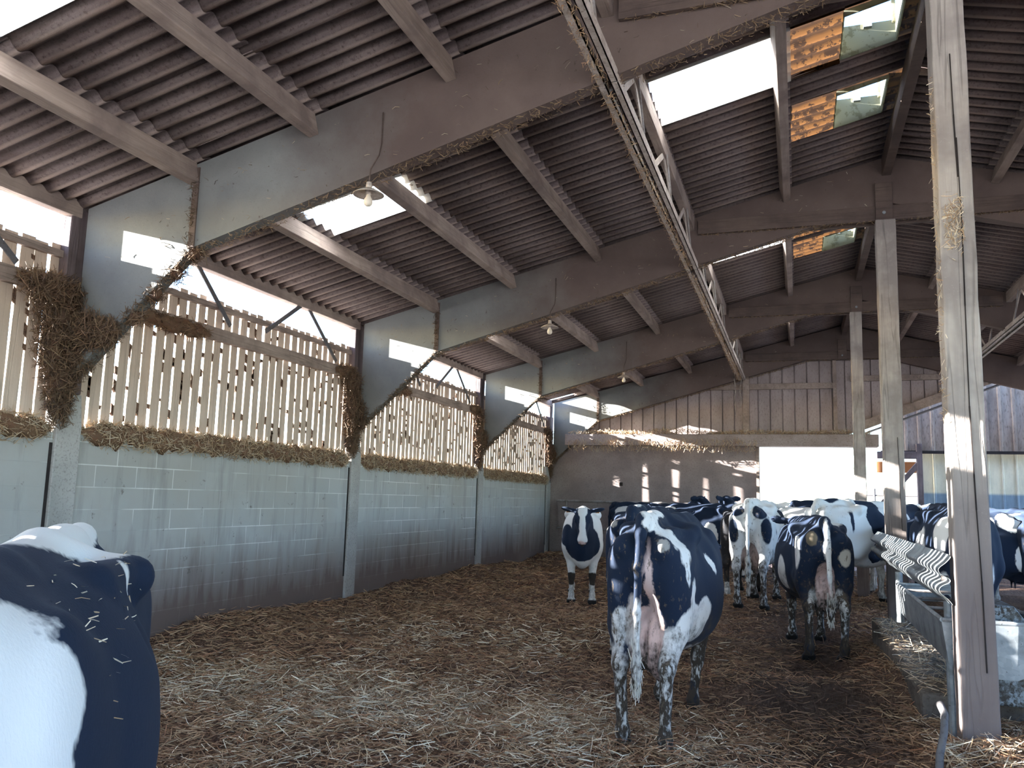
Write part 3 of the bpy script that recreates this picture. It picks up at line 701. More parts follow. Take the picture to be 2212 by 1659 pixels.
# pen barrier in front of the back wall
r = empty('pen_gate', (-5.0, 20.2, 0), 'grey tube gate against the foot of the back wall, far left', 'gate')
MB().box(-5.72, -.95, 20.28, 20.3, .22, 1.44).build('sheet', M['backpanel'], r)
MB().tube([(-5.75, 20.24, 1.46), (-.9, 20.24, 1.46)], .028, 10).build('rail', M['steel'], r)
MB().tube([(-5.75, 20.24, .78), (-.9, 20.24, .78)], .022, 10).build('rail', M['steel'], r)
for x in (-5.5, -3.2, -.95): MB().tube([(x, 20.24, -.1), (x, 20.24, 1.46)], .028, 10).build('stile', M['steel'], r)
MB().tube([(-.9, 20.3, 1.36), (1.9, 20.3, 1.36)], .05, 10).build('door_bar', M['rail']); tag(bpy.data.objects['door_bar'], 'horizontal round bar across the bright doorway', 'bar')

# ---------------- posts along the middle
def post(x0, x1, y, zb, lab):
    r = empty('timber_post', ((x0+x1)/2, y+.09, zb), lab, 'post', 'timber posts down the middle')
    n = 26; m = MB(); V = []
    for k in range(n):
        z = zb+(4.895-zb)*k/(n-1); j = lambda: rng.normal()*.0025
        V += [(x0+j(), y+j(), z), (x1+j(), y+j(), z), (x1+j(), y+.19+j(), z), (x0+j(), y+.19+j(), z)]
    F = [(0, 3, 2, 1), tuple(range(4*n-4, 4*n))]+[(4*k+i, 4*k+(i+1) % 4, 4*k+4+(i+1) % 4, 4*k+4+i) for k in range(n-1) for i in range(4)]
    m.add(V, F).build('shaft', M['post'], r, bevel=.01)
    return r
p1 = post(.842, 1.034, 5.40, .0, 'nearest weathered timber post, cracked, with a sunlit patch')
p2 = post(.935, 1.15, 10.35, .0, 'second timber post, behind the guard rail end')
p3 = post(.922, 1.108, 15.35, .0, 'farthest timber post, standing before the bright doorway')
# long drying cracks
for (p, pts) in ((p1, [(.955, 5.397, 3.75), (.962, 5.397, 3.2), (.958, 5.397, 2.7), (.955, 5.397, 2.1), (.965, 5.397, 1.5), (.975, 5.397, 1.1), (.978, 5.397, .6)]), (p1, [(.94, 5.397, 4.3), (.945, 5.397, 3.9), (.952, 5.397, 3.5)]), (p2, [(1.085, 10.347, 2.3), (1.092, 10.347, 1.9), (1.09, 10.347, 1.7), (1.10, 10.347, 1.25)])):
    m = MB()
    for k in range(len(pts)-1):
        m.bar(pts[k], pts[k+1], .007 if k % 2 else .005, .01, (0, -1, 0))
    m.build('crack', M['dark'], p)
# ---------------- guard rail
def rail_prof():
    pts = []
    for z, d in ((0, .0), (.02, -.012), (.055, -.035), (.085, -.075), (.115, -.078), (.14, -.055), (.155, -.02), (.17, -.012), (.185, -.02), (.2, -.055), (.225, -.078), (.255, -.075), (.285, -.035), (.32, -.012), (.34, 0)): pts.append((d, z))
    return pts
r = empty('guard_rail', (.86, 7.8, .95), 'wavy galvanised guard rail striped with sunlight between the two posts', 'guard rail')
m = MB(); pr = rail_prof(); ysr = np.linspace(5.42, 10.3, 14)
V = [(.835+d, y, .945+z*.86) for y in ysr for d, z in pr]; n = len(pr)
F = [(i*n+k, i*n+k+1, (i+1)*n+k+1, (i+1)*n+k) for i in range(len(ysr)-1) for k in range(n-1)]
o = m.add(V, F).build('beam', M['galv'], r, smooth=True); sd = o.modifiers.new('solid', 'SOLIDIFY'); sd.thickness = .004
s2 = o.modifiers.new('sub', 'SUBSURF'); s2.levels = 1; s2.render_levels = 2
for y in (5.62, 10.1):
    MB().tube([(.80, y, 1.09), (.84, y, 1.09)], .018, 8).build('bolt', M['steel'], r)
# ---------------- trough between the posts
r = empty('water_trough', (1.05, 7.0, 0), 'galvanised trough under the guard rail, behind the second post from the right', 'trough')
r['label'] = 'long galvanised trough with V-shaped sides standing under the guard rail'
m = MB(); xa, xb, zt, zb_ = .80, 1.36, .845, .53
V = []
for y in (5.66, 8.05): V += [(xa, y, zt), (xa+.03, y, zb_+.07), (xa+.18, y, zb_), (xb-.18, y, zb_), (xb-.03, y, zb_+.07), (xb, y, zt)]
F = [(i, i+1, i+7, i+6) for i in range(5)]+[(0, 5, 4, 3, 2, 1), (6, 7, 8, 9, 10, 11)]
o = m.add(V, F).build('basin', M['galv'], r); sd = o.modifiers.new('solid', 'SOLIDIFY'); sd.thickness = .006; sd.offset = -1
MB().tube([(xa, 5.66, zt), (xa, 8.05, zt), (xb, 8.05, zt), (xb, 5.66, zt), (xa, 5.66, zt)], .014, 8).build('rim', M['galv'], r)
for y in (6.3, 6.9, 7.5): MB().tube([(xa, y, zt), (xb, y, zt)], .011, 8).build('crossbar', M['steel'], r)
for x, y, zz in ((xa+.05, 5.72, .1), (xa+.02, 8.09, .52), (xb-.05, 5.72, .1), (xb-.05, 8.0, .1)): MB().tube([(x, y, zz), (x, y, zt+.10)], .03, 12).build('leg', M['galv'], r)
o = MB().box(xa+.05, xb-.05, 5.7, 8.0, .70, .72).build('feed_residue', M['litter'], r)
r = empty('splash_trough', (1.5, 5.9, 0), 'mud-splattered galvanised trough end right of the nearest post', 'trough')
V = [(1.05, 5.75, .94), (1.20, 5.75, .94), (1.30, 5.75, .80), (1.75, 5.75, .80), (1.75, 5.75, .36), (1.05, 5.75, .36)]
V2 = [(x, 6.9, z) for x, _, z in V]
o = MB().add(V+V2, [(0, 5, 4, 3, 2, 1), (0, 1, 7, 6), (1, 2, 8, 7), (2, 3, 9, 8), (3, 4, 10, 9), (4, 5, 11, 10), (6, 7, 8, 9, 10, 11)]).build('casing', M['splat'], r, bevel=.01)
MB().tube([(1.36, 5.70, .0), (1.36, 5.70, .88)], .035, 12).build('leg', M['galv'], r)
# ---------------- kerb blocks
def kerb(x0, x1, y0, y1, zt, lab):
    o = MB().box(x0, x1, y0, y1, -.3, zt).build('kerb_block', M['kerb'], bevel=.03); tag(o, lab, 'kerb', 'concrete kerb blocks'); return o
kerb(.74, 1.35, 6.25, 10.2, .30, 'concrete kerb block below the trough, its end facing the camera')
kerb(1.0, 1.75, 3.2, 4.75, .28, 'concrete kerb block in the bottom right corner, straw over its edge')
# ---------------- lamps
for i, (x, y, z) in enumerate(((-3.02, 5.28, 3.74), (-3.04, 10.2, 3.73), (-3.06, 15.2, 3.80))):
    r = empty('pendant_lamp', (x, y, z), ['nearest hanging lamp with a dusty round shade, against the skylight', 'second hanging lamp, white shade and bare bulb', 'farthest hanging lamp, tiny, before the back gable'][i], 'lamp', 'hanging lamps')
    MB().lathe((x, y, z), [(.022, .045), (.05, .03), (.085, .012), (.115, -.006), (.118, -.010), (.115, -.012), (.085, .004), (.05, .02), (.02, .03)]).build('shade', M['shade'], r, True)
    MB().lathe((x, y, z), [(.001, .09), (.02, .088), (.024, .05), (.02, .0), (.018, -.01), (.001, -.01)], 14).build('lamp_holder', M['shade'], r, True)
    MB().lathe((x, y, z), [(.014, -.01), (.018, -.025), (.030, -.045), (.034, -.065), (.030, -.085), (.018, -.098), (.001, -.102)], 18).build('bulb', M['bulb'], r, True)
    yf = FY[i+1]-.012
    MB().tube([(x, y, z+.08), (x-.004, y+.02, z+.2), (x+.002, yf-.03, z+.36), (x, yf, z+.46), (x+.004, yf, z+.72)], .006, 6).build('cord', M['tie'], r, True)
# strings hanging from the far girder
for k, (x, y, z0, z1) in enumerate(((-1.38, 20.2, 4.9, 3.55), (-1.25, 20.2, 4.95, 3.75))):
    m = MB().tube([(x+.02*math.sin(j*1.7+k), y, z0+(z1-z0)*j/9) for j in range(10)], .012, 6)
    tag(m.build('twine', M['chord'], None, True), 'dusty twine dangling before the gable post, %s' % ('longer one on the left' if k == 0 else 'shorter one on the right'), 'twine', 'hanging twine')
o = MB().tube([(.70, 5.16, .46), (.715, 5.10, .42), (.70, 5.04, .34), (.665, 4.97, .24), (.655, 4.93, .15), (.66, 4.9, .05)], .02, 10).build('hose', M['darkmetal'], None, True); tag(o, 'short black hose poking out of the straw beside the nearest post', 'hose')
# right outer wall
o = MB().box(8.2, 8.4, -7, 20.6, -.3, 2.0).build('wall_right', M['block']); tag(o, 'block wall on the far right side of the barn', 'wall', kind='structure')
# ---------------------------------------------------------------- straw
def strands(P, D, L, W, C, bend=.25, twist=None):
    """flat bent ribbons: centre P, direction D (unit), length L, width W, colour C"""
    n = len(P); D = D/np.linalg.norm(D, axis=1)[:, None]
    A = rng.normal(size=(n, 3)); s = np.cross(D, A); s /= np.linalg.norm(s, axis=1)[:, None]
    B = np.cross(D, s)*(rng.normal(size=n)*bend*L)[:, None]
    h = (L/2)[:, None]*D; ww = (W/2)[:, None]*s
    a, b, c = P-h, P+B*.35, P+h
    V = np.stack([a-ww*.8, a+ww*.8, b+ww, b-ww, c+ww*.7, c-ww*.7], 1).reshape(-1, 3)
    o = 6*np.arange(n)[:, None]
    Q = np.concatenate([o+np.array([0, 1, 2, 3]), o+np.array([3, 2, 4, 5])])
    return V, Q, np.repeat(C, 6, 0)
def lin3(c): return np.array(lin(c)[:3])*1.12
PALE, TAN, BRN, RED, MUD = lin3((222, 212, 190)), lin3((178, 152, 118)), lin3((146, 114, 88)), lin3((138, 96, 72)), lin3((80, 64, 56))
def straw_obj(name, parts, mat, label=None, cat=None, group=None, parent=None):
    n = 0; Vs, Qs, Cs = [], [], []
    for V, Q, C in parts: Vs.append(V); Qs.append(Q+n); Cs.append(C); n += len(V)
    o = link_mesh(name, arrays_mesh(name, np.concatenate(Vs), np.concatenate(Qs), np.concatenate(Cs)), mat, parent)
    return tag(o, label, cat, group, 'stuff')
def tint(pal, n, jit=.12):
    pal = np.array(pal); w_ = rng.dirichlet(np.ones(len(pal))*.6, n)
    return np.clip((w_@pal)*(1+rng.normal(size=(n, 1))*jit), 0.01, 1)
def bed(n, xr, yr, zone):
    x = rng.uniform(*xr, n); y = yr[0]*(yr[1]/yr[0])**rng.uniform(0, 1, n)
    u = (x+6)/7
    d = np.hypot(x, y)
    # keep within the picture's reach (plus a margin)
    ang = np.degrees(np.arctan2(x, y)); k = (ang > -58) & (ang < 24) & ~((x < -1.0) & (y < 1.6))
    return x[k], y[k], d[k]
Ps = []
for n, xr, yr in ((125000, (-5.9, 2.4), (2.1, 6.6)), (90000, (-5.95, 2.0), (5.8, 20.2))):
    x, y, d = bed(n, xr, yr, 0); n = len(x)
    f1 = lump(x*.7+3, y*.7+1); f2 = lump(x*1.9+9, y*1.9)
    # fresh pale straw in the near left, reddish litter behind it, dark muck to the right
    fresh = np.clip(1.3-.2*(y-2.5)-.34*np.maximum(x+.5, 0)-.05*np.abs(x+2.4)+.35*f1, 0, 1)
    mud = np.clip(.6*(x+.45)+.045*(y-4)+.3*f2, 0, 1)*np.clip((y-3.2)*.5, 0, 1)*np.clip(1-(x-.35)*3, .15, 1)
    keep = rng.random(n) < (1-.78*mud)*(.45+.55*fresh+.25*(f2 > 0))
    x, y, d, fresh, mud, f2 = [q[keep] for q in (x, y, d, fresh, mud, f2)]; n = len(x)
    c = tint([TAN, BRN, RED], n); cp = tint([PALE, PALE, TAN], n); cm = tint([BRN, MUD, MUD], n)
    g = (rng.random(n) < fresh*.9)[:, None]; c = np.where(g, cp, c); g = (rng.random(n) < mud)[:, None]; c = np.where(g, cm, c)
    az = rng.uniform(0, 2*np.pi, n); ti = rng.normal(size=n)*.22+.05
    D = np.stack([np.cos(az)*np.cos(ti), np.sin(az)*np.cos(ti), np.sin(ti)], 1)
    L = rng.uniform(.04, .19, n)*(.8+.4*fresh); W = rng.uniform(.0032, .0066, n)*np.maximum(1, d/7)
    z = H(x, y)+np.abs(rng.normal(size=n))*.03*(.4+fresh)*(1+.8*(f2 > .3))+.004+L*.5*np.abs(np.sin(ti))*.5
    Ps.append(strands(np.stack([x, y, z], 1), D, L, W, c))
straw_obj('straw_bedding', Ps, M['straw'], 'loose straw bedding strewn over the barn floor, palest in the left foreground', 'straw')
# rolls of straw lodged on top of the block wall
def roll(y0, y1, xc, zc, rx, rz, n, pal, jag=.03):
    """lumpy core plus stalks"""
    ny, na = max(8, int((y1-y0)/.06)), 14
    yy = np.linspace(y0, y1, ny); aa = np.linspace(0, 2*np.pi, na, endpoint=False)
    Y, A = np.meshgrid(yy, aa, indexing='ij'); ed = np.minimum(1, np.minimum(Y-y0, y1-Y)/.25+.25)
    R = .82*(1+.18*np.sin(Y*9+A*2)+.14*np.sin(Y*23+A)+.12*rng.normal(size=Y.shape))*ed
    V = np.stack([xc+rx*R*np.cos(A), Y, zc+rz*R*np.sin(A)], -1).reshape(-1, 3)
    i = np.arange(ny*na).reshape(ny, na); Q = np.stack([i[:-1], np.roll(i[:-1], -1, 1), np.roll(i[1:], -1, 1), i[1:]], -1).reshape(-1, 4)
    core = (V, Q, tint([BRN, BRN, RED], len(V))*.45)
    y = rng.uniform(y0, y1, n); a = rng.uniform(0, 2*np.pi, n); e = np.minimum(1, np.minimum(y-y0, y1-y)/.25+.25)
    k = rng.uniform(.75, 1.12, n)*e
    P = np.stack([xc+rx*k*np.cos(a), y, zc+rz*k*np.sin(a)], 1)
    D = rng.normal(size=(n, 3))*np.array([.5, 1.2, .7]); L = rng.uniform(.04, .14, n)
    return [core, strands(P, D, L, rng.uniform(.004, .008, n), tint(pal, n))]
LED = [TAN*.85, TAN*.7, BRN*.8, PALE*.6]
for i in range(4):
    y0, y1 = FY[i]+.24, FY[i+1]-.06
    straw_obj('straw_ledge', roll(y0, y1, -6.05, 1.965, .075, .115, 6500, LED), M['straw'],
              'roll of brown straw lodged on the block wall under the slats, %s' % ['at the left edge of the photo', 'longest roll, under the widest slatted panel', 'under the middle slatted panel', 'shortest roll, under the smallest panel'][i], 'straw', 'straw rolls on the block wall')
    straw_obj('straw_wisps', roll(y0+.0, y0+1.6, -6.03, 3.17, .05, .085, 900, [BRN*.6, MUD, TAN*.5])+roll(y1-.5, y1+.1, -6.03, 3.2, .06, .10, 700, [BRN*.6, MUD, TAN*.5]), M['straw'],
              'straw tufts caught on the rail across the slats, %s' % ['leftmost rail', 'rail of the widest panel', 'rail of the middle panel', 'rail of the smallest panel'][i], 'straw', 'straw on the slat rails')
def clump(pts, n, pal, hang=.5, core=True):
    out = []
    for (x, y, z, rx, ry, rz) in pts:
        if core:
            nu, nv = 14, 10; U, W_ = np.meshgrid(np.linspace(0, 2*np.pi, nu, endpoint=False), np.linspace(.05, np.pi-.05, nv), indexing='ij')
            R = .62+.10*rng.normal(size=U.shape)
            V = np.stack([x+rx*R*np.cos(U)*np.sin(W_), y+ry*R*np.sin(U)*np.sin(W_), z+rz*R*np.cos(W_)], -1).reshape(-1, 3)
            i = np.arange(nu*nv).reshape(nu, nv); Q = np.stack([i[:, :-1], np.roll(i, -1, 0)[:, :-1], np.roll(i, -1, 0)[:, 1:], i[:, 1:]], -1).reshape(-1, 4)
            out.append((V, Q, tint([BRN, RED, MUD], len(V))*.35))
        q = rng.normal(size=(n, 3)); q /= np.linalg.norm(q, axis=1)[:, None]; q *= rng.uniform(.5, 1.12, n)[:, None]
        P = np.array([x, y, z])+q*np.array([rx, ry, rz])
        D = rng.normal(size=(n, 3)); D[:, 2] -= hang*np.abs(rng.normal(size=n))*2
        out.append(strands(P, D, rng.uniform(.05, .18, n), rng.uniform(.004, .008, n), tint(pal, n), .4))
    return out
HAY = [BRN*.5, MUD*.9, BRN*.55, TAN*.42, MUD*.6]
for i in range(1, 5):
    y = FY[i]; b = 1.0 if i == 1 else .8
    pts = [(-6.0, y-.16, 3.05, .12, .22*b, .22), (-5.98, y-.14, 2.72, .12, .20*b, .28), (-6.0, y-.06, 2.42, .10, .16*b, .26), (-6.02, y-.02, 2.2, .08, .10*b, .2), (-5.92, y+.02, 2.62, .12, .10, .22)]
    if i == 1: pts += [(-5.78, y-.06, 2.82, .20, .1, .16), (-5.9, y-.3, 3.12, .10, .3, .13), (-5.98, y-.1, 2.95, .14, .26, .34), (-5.6, y-.03, 2.80, .16, .07, .12)]
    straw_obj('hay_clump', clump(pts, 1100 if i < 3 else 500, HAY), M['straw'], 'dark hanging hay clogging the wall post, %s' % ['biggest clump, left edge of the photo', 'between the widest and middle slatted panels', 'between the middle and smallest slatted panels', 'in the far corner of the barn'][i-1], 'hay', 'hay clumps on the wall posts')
    # fringe along the slanted knee, the seam and the beam soffit
    n = 700; t = rng.random(n); kx = -5.93+1.16*t; kz = 2.45+1.05*t
    P1 = np.stack([kx, y+rng.uniform(-.05, .16, n), kz-.03*rng.random(n)], 1)
    n2 = 1500; x2 = rng.uniform(-4.77, XA, n2); P2 = np.stack([x2, y+rng.uniform(-.03, .15, n2), 3.48+.28*(x2+4.77)-.02*rng.random(n2)], 1)
    n3 = 180; P3 = np.stack([-4.77+rng.normal(size=n3)*.02, y-.02-.02*rng.random(n3), rng.uniform(3.45, 4.1, n3)], 1)
    n4 = 160; x4 = rng.uniform(-5.7, 1.0, n4); P4 = np.stack([x4, np.full(n4, y-.008), 3.75+.27*(x4+4.77)+rng.uniform(-.2, .35, n4)], 1)
    n5 = 500; x5 = rng.uniform(-1.1, 3.3, n5); P5 = np.stack([x5, y-rng.uniform(.0, .06, n5), np.full(n5, 4.893)], 1)
    P = np.concatenate([P1, P2, P3, P4, P5]); N = len(P)
    D = rng.normal(size=(N, 3))*np.array([1, .6, .5]); D[:n] += np.array([.6, 0, -.3])
    L = rng.uniform(.02, .065, N); L[:n] *= 1.6
    C = tint([TAN*.6, BRN*.6, TAN*.45, MUD], N); C[:n] *= .6; C[n+n2:n+n2+n3] *= .35; C[n+n2+n3:n+n2+n3+n4] = tint([PALE*.5, TAN*.6, MUD], n4)
    straw_obj('straw_fringe', [strands(P, D, L, rng.uniform(.003, .006, N)*(1 if i < 2 else 1.4), C, .5)]+(clump([(-5.35+.5*q, y+.05, 2.95+.45*q, .10, .07, .09) for q in (0, .4, .8, 1.15)], 120, HAY, .3) if i == 1 else []), M['straw'],
              'straw bits stuck along the edges of the %s roof frame' % ['nearest', 'second', 'third', 'last'][i-1], 'straw', 'straw on the roof frames')
    if i < 5:
        yy = rng.uniform(FY[i-1]+.15, FY[i]-.05, 900); P = np.stack([-1.24+rng.choice([-.06, 0.0, -.02], 900)+rng.normal(size=900)*.018, yy, 4.45-.012*rng.random(900)], 1)
        straw_obj('straw_fringe', [strands(P, rng.normal(size=(900, 3))*np.array([.5, 1, .6]), rng.uniform(.02, .07, 900), rng.uniform(.003, .006, 900), tint([TAN, BRN], 900))], M['straw'],
                  'straw bits hanging from the %s girder section on the left slope' % ['overhead', 'longest visible', 'middle', 'farthest'][i-1], 'straw', 'straw on the girder')
# the ledge over the doorway, the posts, kerbs
n = 2600; x = rng.uniform(-5.5, 1.6, n); hump = .05+.05*np.abs(np.sin(x*1.7))+.06*np.exp(-((x+2.9)/.7)**2)
P = np.stack([x, yb-.26+rng.uniform(-.02, .25, n), 3.14+hump*rng.random(n)], 1)
n2 = 900; x2 = rng.uniform(-5.5, -.9, n2); P2 = np.stack([x2, np.full(n2, yb-.28), rng.uniform(2.72, 3.0, n2)], 1)
D = rng.normal(size=(n+n2, 3)); D[n:, 2] -= 1.5
cc = tint([TAN*.9, BRN*1.2, PALE*.7], n+n2)
straw_obj('straw_ledge', [strands(np.concatenate([P, P2]), D, rng.uniform(.05, .16, n+n2), rng.uniform(.006, .011, n+n2), cc)], M['straw'], 'grey straw heaped along the ledge beam over the doorway', 'straw')
n = 500; P = np.concatenate([np.stack([rng.uniform(.87, .97, n//2), np.full(n//2, 5.392), rng.normal(size=n//2)*.05+3.33-.25*rng.random(n//2)], 1), np.stack([.842+rng.normal(size=n//2)*.006, 5.40+rng.uniform(0, .16, n//2), rng.uniform(2.0, 4.2, n//2)], 1)])
straw_obj('straw_tuft', [strands(P, rng.normal(size=(n, 3))*np.array([.7, .3, 1]), rng.uniform(.02, .07, n), rng.uniform(.003, .005, n), tint([TAN, PALE, BRN], n), .4)], M['straw'], 'straw tuft stuck to the face of the nearest timber post', 'straw')
n = 5200; x = rng.uniform(.70, 1.9, n); y = np.where(rng.random(n) < .5, rng.uniform(3.3, 5.35, n), rng.uniform(5.2, 9.8, n))
onk = ((y > 6.25) & (x > .74) & (x < 1.35)) | ((y > 3.2) & (y < 4.75) & (x > 1.0) & (x < 1.75))
z = np.where(onk, np.where(y > 6, .305, .285), H(x, y)+.01)+np.abs(rng.normal(size=n))*.015
kp = ~((x < 1.05) & (x > .83) & (y > 5.38) & (y < 5.62)); x, y, z = x[kp], y[kp], z[kp]; n = len(x)
D = rng.normal(size=(n, 3))*np.array([1, 1, .3])
straw_obj('straw_heap', [strands(np.stack([x, y, z], 1), D, rng.uniform(.06, .22, n), rng.uniform(.003, .006, n), tint([PALE, TAN, BRN], n))], M['straw'], 'long pale straw over the kerb blocks at the foot of the nearest post', 'straw')
# ---------------------------------------------------------------- the herd
def hide(name, base, layers, pos, edge=.05, amp=.09, mud=.55, mudz=.62):
    """coat: base colour then ellipsoid patches (centre, radii, colour) with ragged edges, muck on the legs"""
    t = NT(name); p = t.obj()
    nz = t.n('ShaderNodeTexNoise'); nz.inputs['Scale'].default_value = 7; nz.inputs['Detail'].default_value = 4
    off = t.n('ShaderNodeVectorMath', operation='ADD'); off.inputs[1].default_value = pos; t.l(p, off.inputs[0]); t.l(off.outputs[0], nz.inputs['Vector'])
    n2 = t.n('ShaderNodeTexNoise'); n2.inputs['Scale'].default_value = 60; n2.inputs['Detail'].default_value = 2; t.l(t.map(p, (1, 1, .35)), n2.inputs['Vector'])
    s1 = t.n('ShaderNodeVectorMath', operation='SUBTRACT'); s1.inputs[1].default_value = (.5, .5, .5); t.l(nz.outputs['Color'], s1.inputs[0])
    m1 = t.n('ShaderNodeVectorMath', operation='SCALE'); m1.inputs['Scale'].default_value = amp; t.l(s1.outputs[0], m1.inputs[0])
    s2 = t.n('ShaderNodeVectorMath', operation='SUBTRACT'); s2.inputs[1].default_value = (.5, .5, .5); t.l(n2.outputs['Color'], s2.inputs[0])
    m2 = t.n('ShaderNodeVectorMath', operation='SCALE'); m2.inputs['Scale'].default_value = amp*.3; t.l(s2.outputs[0], m2.inputs[0])
    a1 = t.n('ShaderNodeVectorMath', operation='ADD'); t.l(p, a1.inputs[0]); t.l(m1.outputs[0], a1.inputs[1])
    a2 = t.n('ShaderNodeVectorMath', operation='ADD'); t.l(a1.outputs[0], a2.inputs[0]); t.l(m2.outputs[0], a2.inputs[1])
    q = a2.outputs[0]; c = base
    for ct, r, cl in layers:
        u = t.n('ShaderNodeVectorMath', operation='SUBTRACT'); u.inputs[1].default_value = ct; t.l(q, u.inputs[0])
        d = t.n('ShaderNodeVectorMath', operation='DIVIDE'); d.inputs[1].default_value = r; t.l(u.outputs[0], d.inputs[0])
        L = t.n('ShaderNodeVectorMath', operation='LENGTH'); t.l(d.outputs[0], L.inputs[0])
        e = edge*.12/min(max(min(r), .03), .5)
        c = t.mix(t.rng(L.outputs['Value'], 1+e, 1-e), c, cl)
    x = t.sep(p)
    a = t.noise(off.outputs[0], 9, 5, .7); b = t.noise(t.map(off.outputs[0], (1, 1, .45)), 34, 4, .65)
    low = t.math('ADD', x[2], t.math('MULTIPLY', t.math('SUBTRACT', a, .5), -1.1))
    c = t.mix(t.math('MULTIPLY', t.rng(low, mudz, mudz-.42), t.rng(b, .36, .58, .25*mud, mud*1.5)), c, (.05, .038, .028, 1))
    c = t.mix(t.math('MULTIPLY', t.rng(x[1], -.45, -.75), t.rng(t.math('ADD', b, t.math('MULTIPLY', a, .5)), .84, .92, 0, mud*.8)), c, (.12, .095, .07, 1))
    c = t.mix(t.rng(x[2], .075, .06), c, (.02, .017, .015, 1))
    t.col(c); t.rough(.82); t.b.inputs['Specular IOR Level'].default_value = .2; t.b.inputs['Specular Tint'].default_value = (.7, .85, 1, 1)
    t.b.inputs['Sheen Weight'].default_value = .03; t.b.inputs['Sheen Tint'].default_value = (.6, .75, 1, 1)
    t.bump(t.noise(t.map(p, (1, 1, .3)), 150, 3, .6), .35, .004)
    return t.m
BLK, WHT, PNK, DRK = (.012, .019, .038, 1), (.70, .70, .68, 1), (.60, .44, .40, 1), (.03, .024, .02, 1)  # BLK has the sky's blue reflection mixed into the black coat colour
GRY = (.30, .29, .27, 1)
M['eye'] = simple('dark_eye', (.006, .005, .005, 1), .12, .6)
M['tag'] = simple('orange_ear_tag', lin((224, 150, 60)), .5)
M['hair_w'] = simple('white_tail_hair', (.6, .58, .52, 1), .8); M['hair_b'] = simple('black_tail_hair', (.015, .014, .014, 1), .7)
MESH = {}
def body_mesh(key, vox, **kw):
    if key not in MESH:
        P, fr = cow_prims(**kw)
        V, Q = sdf_mesh(P, (-.6, -1.08, -.04), (.6, 1.85, 1.85), vox)
        MESH[key] = (arrays_mesh('cow_body', V, Q), fr)
    me, fr = MESH[key]
    return me.copy(), fr
def cow(loc, rot, scale, key, mat, label, vox=.018, group='dairy cows', eyes=False, tags=False, switch=None, tail=0.0, kind='cow', **kw):
    z = float(H(loc[0], loc[1]))
    r = empty(kind, (loc[0], loc[1], z), label, kind if kind == 'cow' else 'cow', group)
    me, fr = body_mesh(key, vox, tail=tail, **kw)
    me.materials.clear(); me.materials.append(mat); me.polygons.foreach_set('use_smooth', [True]*len(me.polygons))
    b = bpy.data.objects.new('body', me); COL.objects.link(b); b.parent = r
    r.rotation_euler = (0, 0, math.radians(rot)); r.scale = scale if isinstance(scale, tuple) else (scale,)*3
    def part(name, m, mt, smooth=True):
        o = link_mesh(name, m.mesh(name), mt, None, smooth); o.parent = r; return o
    poll, hd, rt, up = fr['poll'], fr['hd'], fr['rt'], fr['up']
    Hp = lambda x, y, zz: tuple(poll+rt*x+hd*y+up*zz)
    if eyes:
        for s in (-1, 1):
            m = MB(); c = Hp(s*.104, .118, .024); m.lathe((0, 0, 0), [(.001, -.02), (.012, -.016), (.019, -.006), (.019, .006), (.012, .016), (.001, .02)], 12)
            m.v = [(v[0]+c[0], v[1]+c[1], v[2]+c[2]) for v in m.v]; part('eye', m, M['eye'])
    if tags:
        for s in (-1, 1):
            c = Vector(Hp(s*.215, -.065, -.03)); m = MB(); a = Vector(rt)*.028; d = Vector(up)*.07; n_ = Vector(hd)*.004
            m.add([c-a-n_, c+a-n_, c+a-d-n_, c-a-d-n_, c-a+n_, c+a+n_, c+a-d+n_, c-a-d+n_], [(0, 1, 2, 3), (7, 6, 5, 4), (0, 4, 5, 1), (1, 5, 6, 2), (2, 6, 7, 3), (3, 7, 4, 0)])
            part('ear_tag', m, M['tag'], False)
    if switch:
        n = 170; a = rng.uniform(0, 6.28, n); k = rng.uniform(.2, 1, n)
        P = np.stack([tail+.028*k*np.cos(a), -.88+.028*k*np.sin(a), rng.uniform(.42, .62, n)], 1)
        D = np.stack([rng.normal(size=n)*.18, rng.normal(size=n)*.18, -np.ones(n)], 1)
        V, Q, C = strands(P, D, rng.uniform(.10, .2, n), np.full(n, .006), np.ones((n, 3)), .1)
        o = link_mesh('tail_switch', arrays_mesh('tail_switch', V, Q), M[switch]); o.parent = r
    return r
def E3(*a): return [((x[0], x[1], x[2]), (x[3], x[4], x[5]), x[6]) for x in a]
# -- the cow standing in the middle foreground, seen from behind
L = E3((.02, -.62, 1.43, .055, .25, .06, WHT), (.06, -.78, 1.37, .07, .13, .06, WHT), (.13, -.74, 1.32, .065, .11, .065, WHT), (.20, -.70, 1.26, .06, .09, .075, WHT), (.255, -.70, 1.17, .05, .065, .085, WHT), (.28, -.71, 1.08, .04, .035, .075, WHT),
       (.33, -.09, 1.12, .06, .05, .10, WHT), (.28, -.55, .68, .14, .31, .20, WHT), (.30, -.61, .90, .07, .055, .14, WHT), (.33, -.36, .80, .08, .16, .10, WHT), (.25, .0, .50, .22, .40, .09, WHT), (-.30, -.62, 1.05, .022, .06, .26, WHT), (-.16, -.80, .74, .07, .12, .13, WHT),
       (.18, -.66, .38, .13, .26, .42, WHT), (-.18, -.66, .30, .13, .26, .36, WHT), (.17, .58, .28, .13, .2, .40, WHT), (-.17, .58, .28, .13, .2, .40, WHT), (.22, .52, .62, .12, .16, .16, BLK),
       (0, -.52, .60, .15, .30, .28, PNK), (.045, -.80, .98, .032, .14, .26, PNK), (.05, -.78, .76, .075, .16, .20, PNK), (-.09, -.70, .80, .05, .10, .20, (.5, .46, .42, 1)),
       (0, -.925, .64, .05, .07, .28, WHT), (.16, -.89, 1.25, .045, .05, .04, GRY))
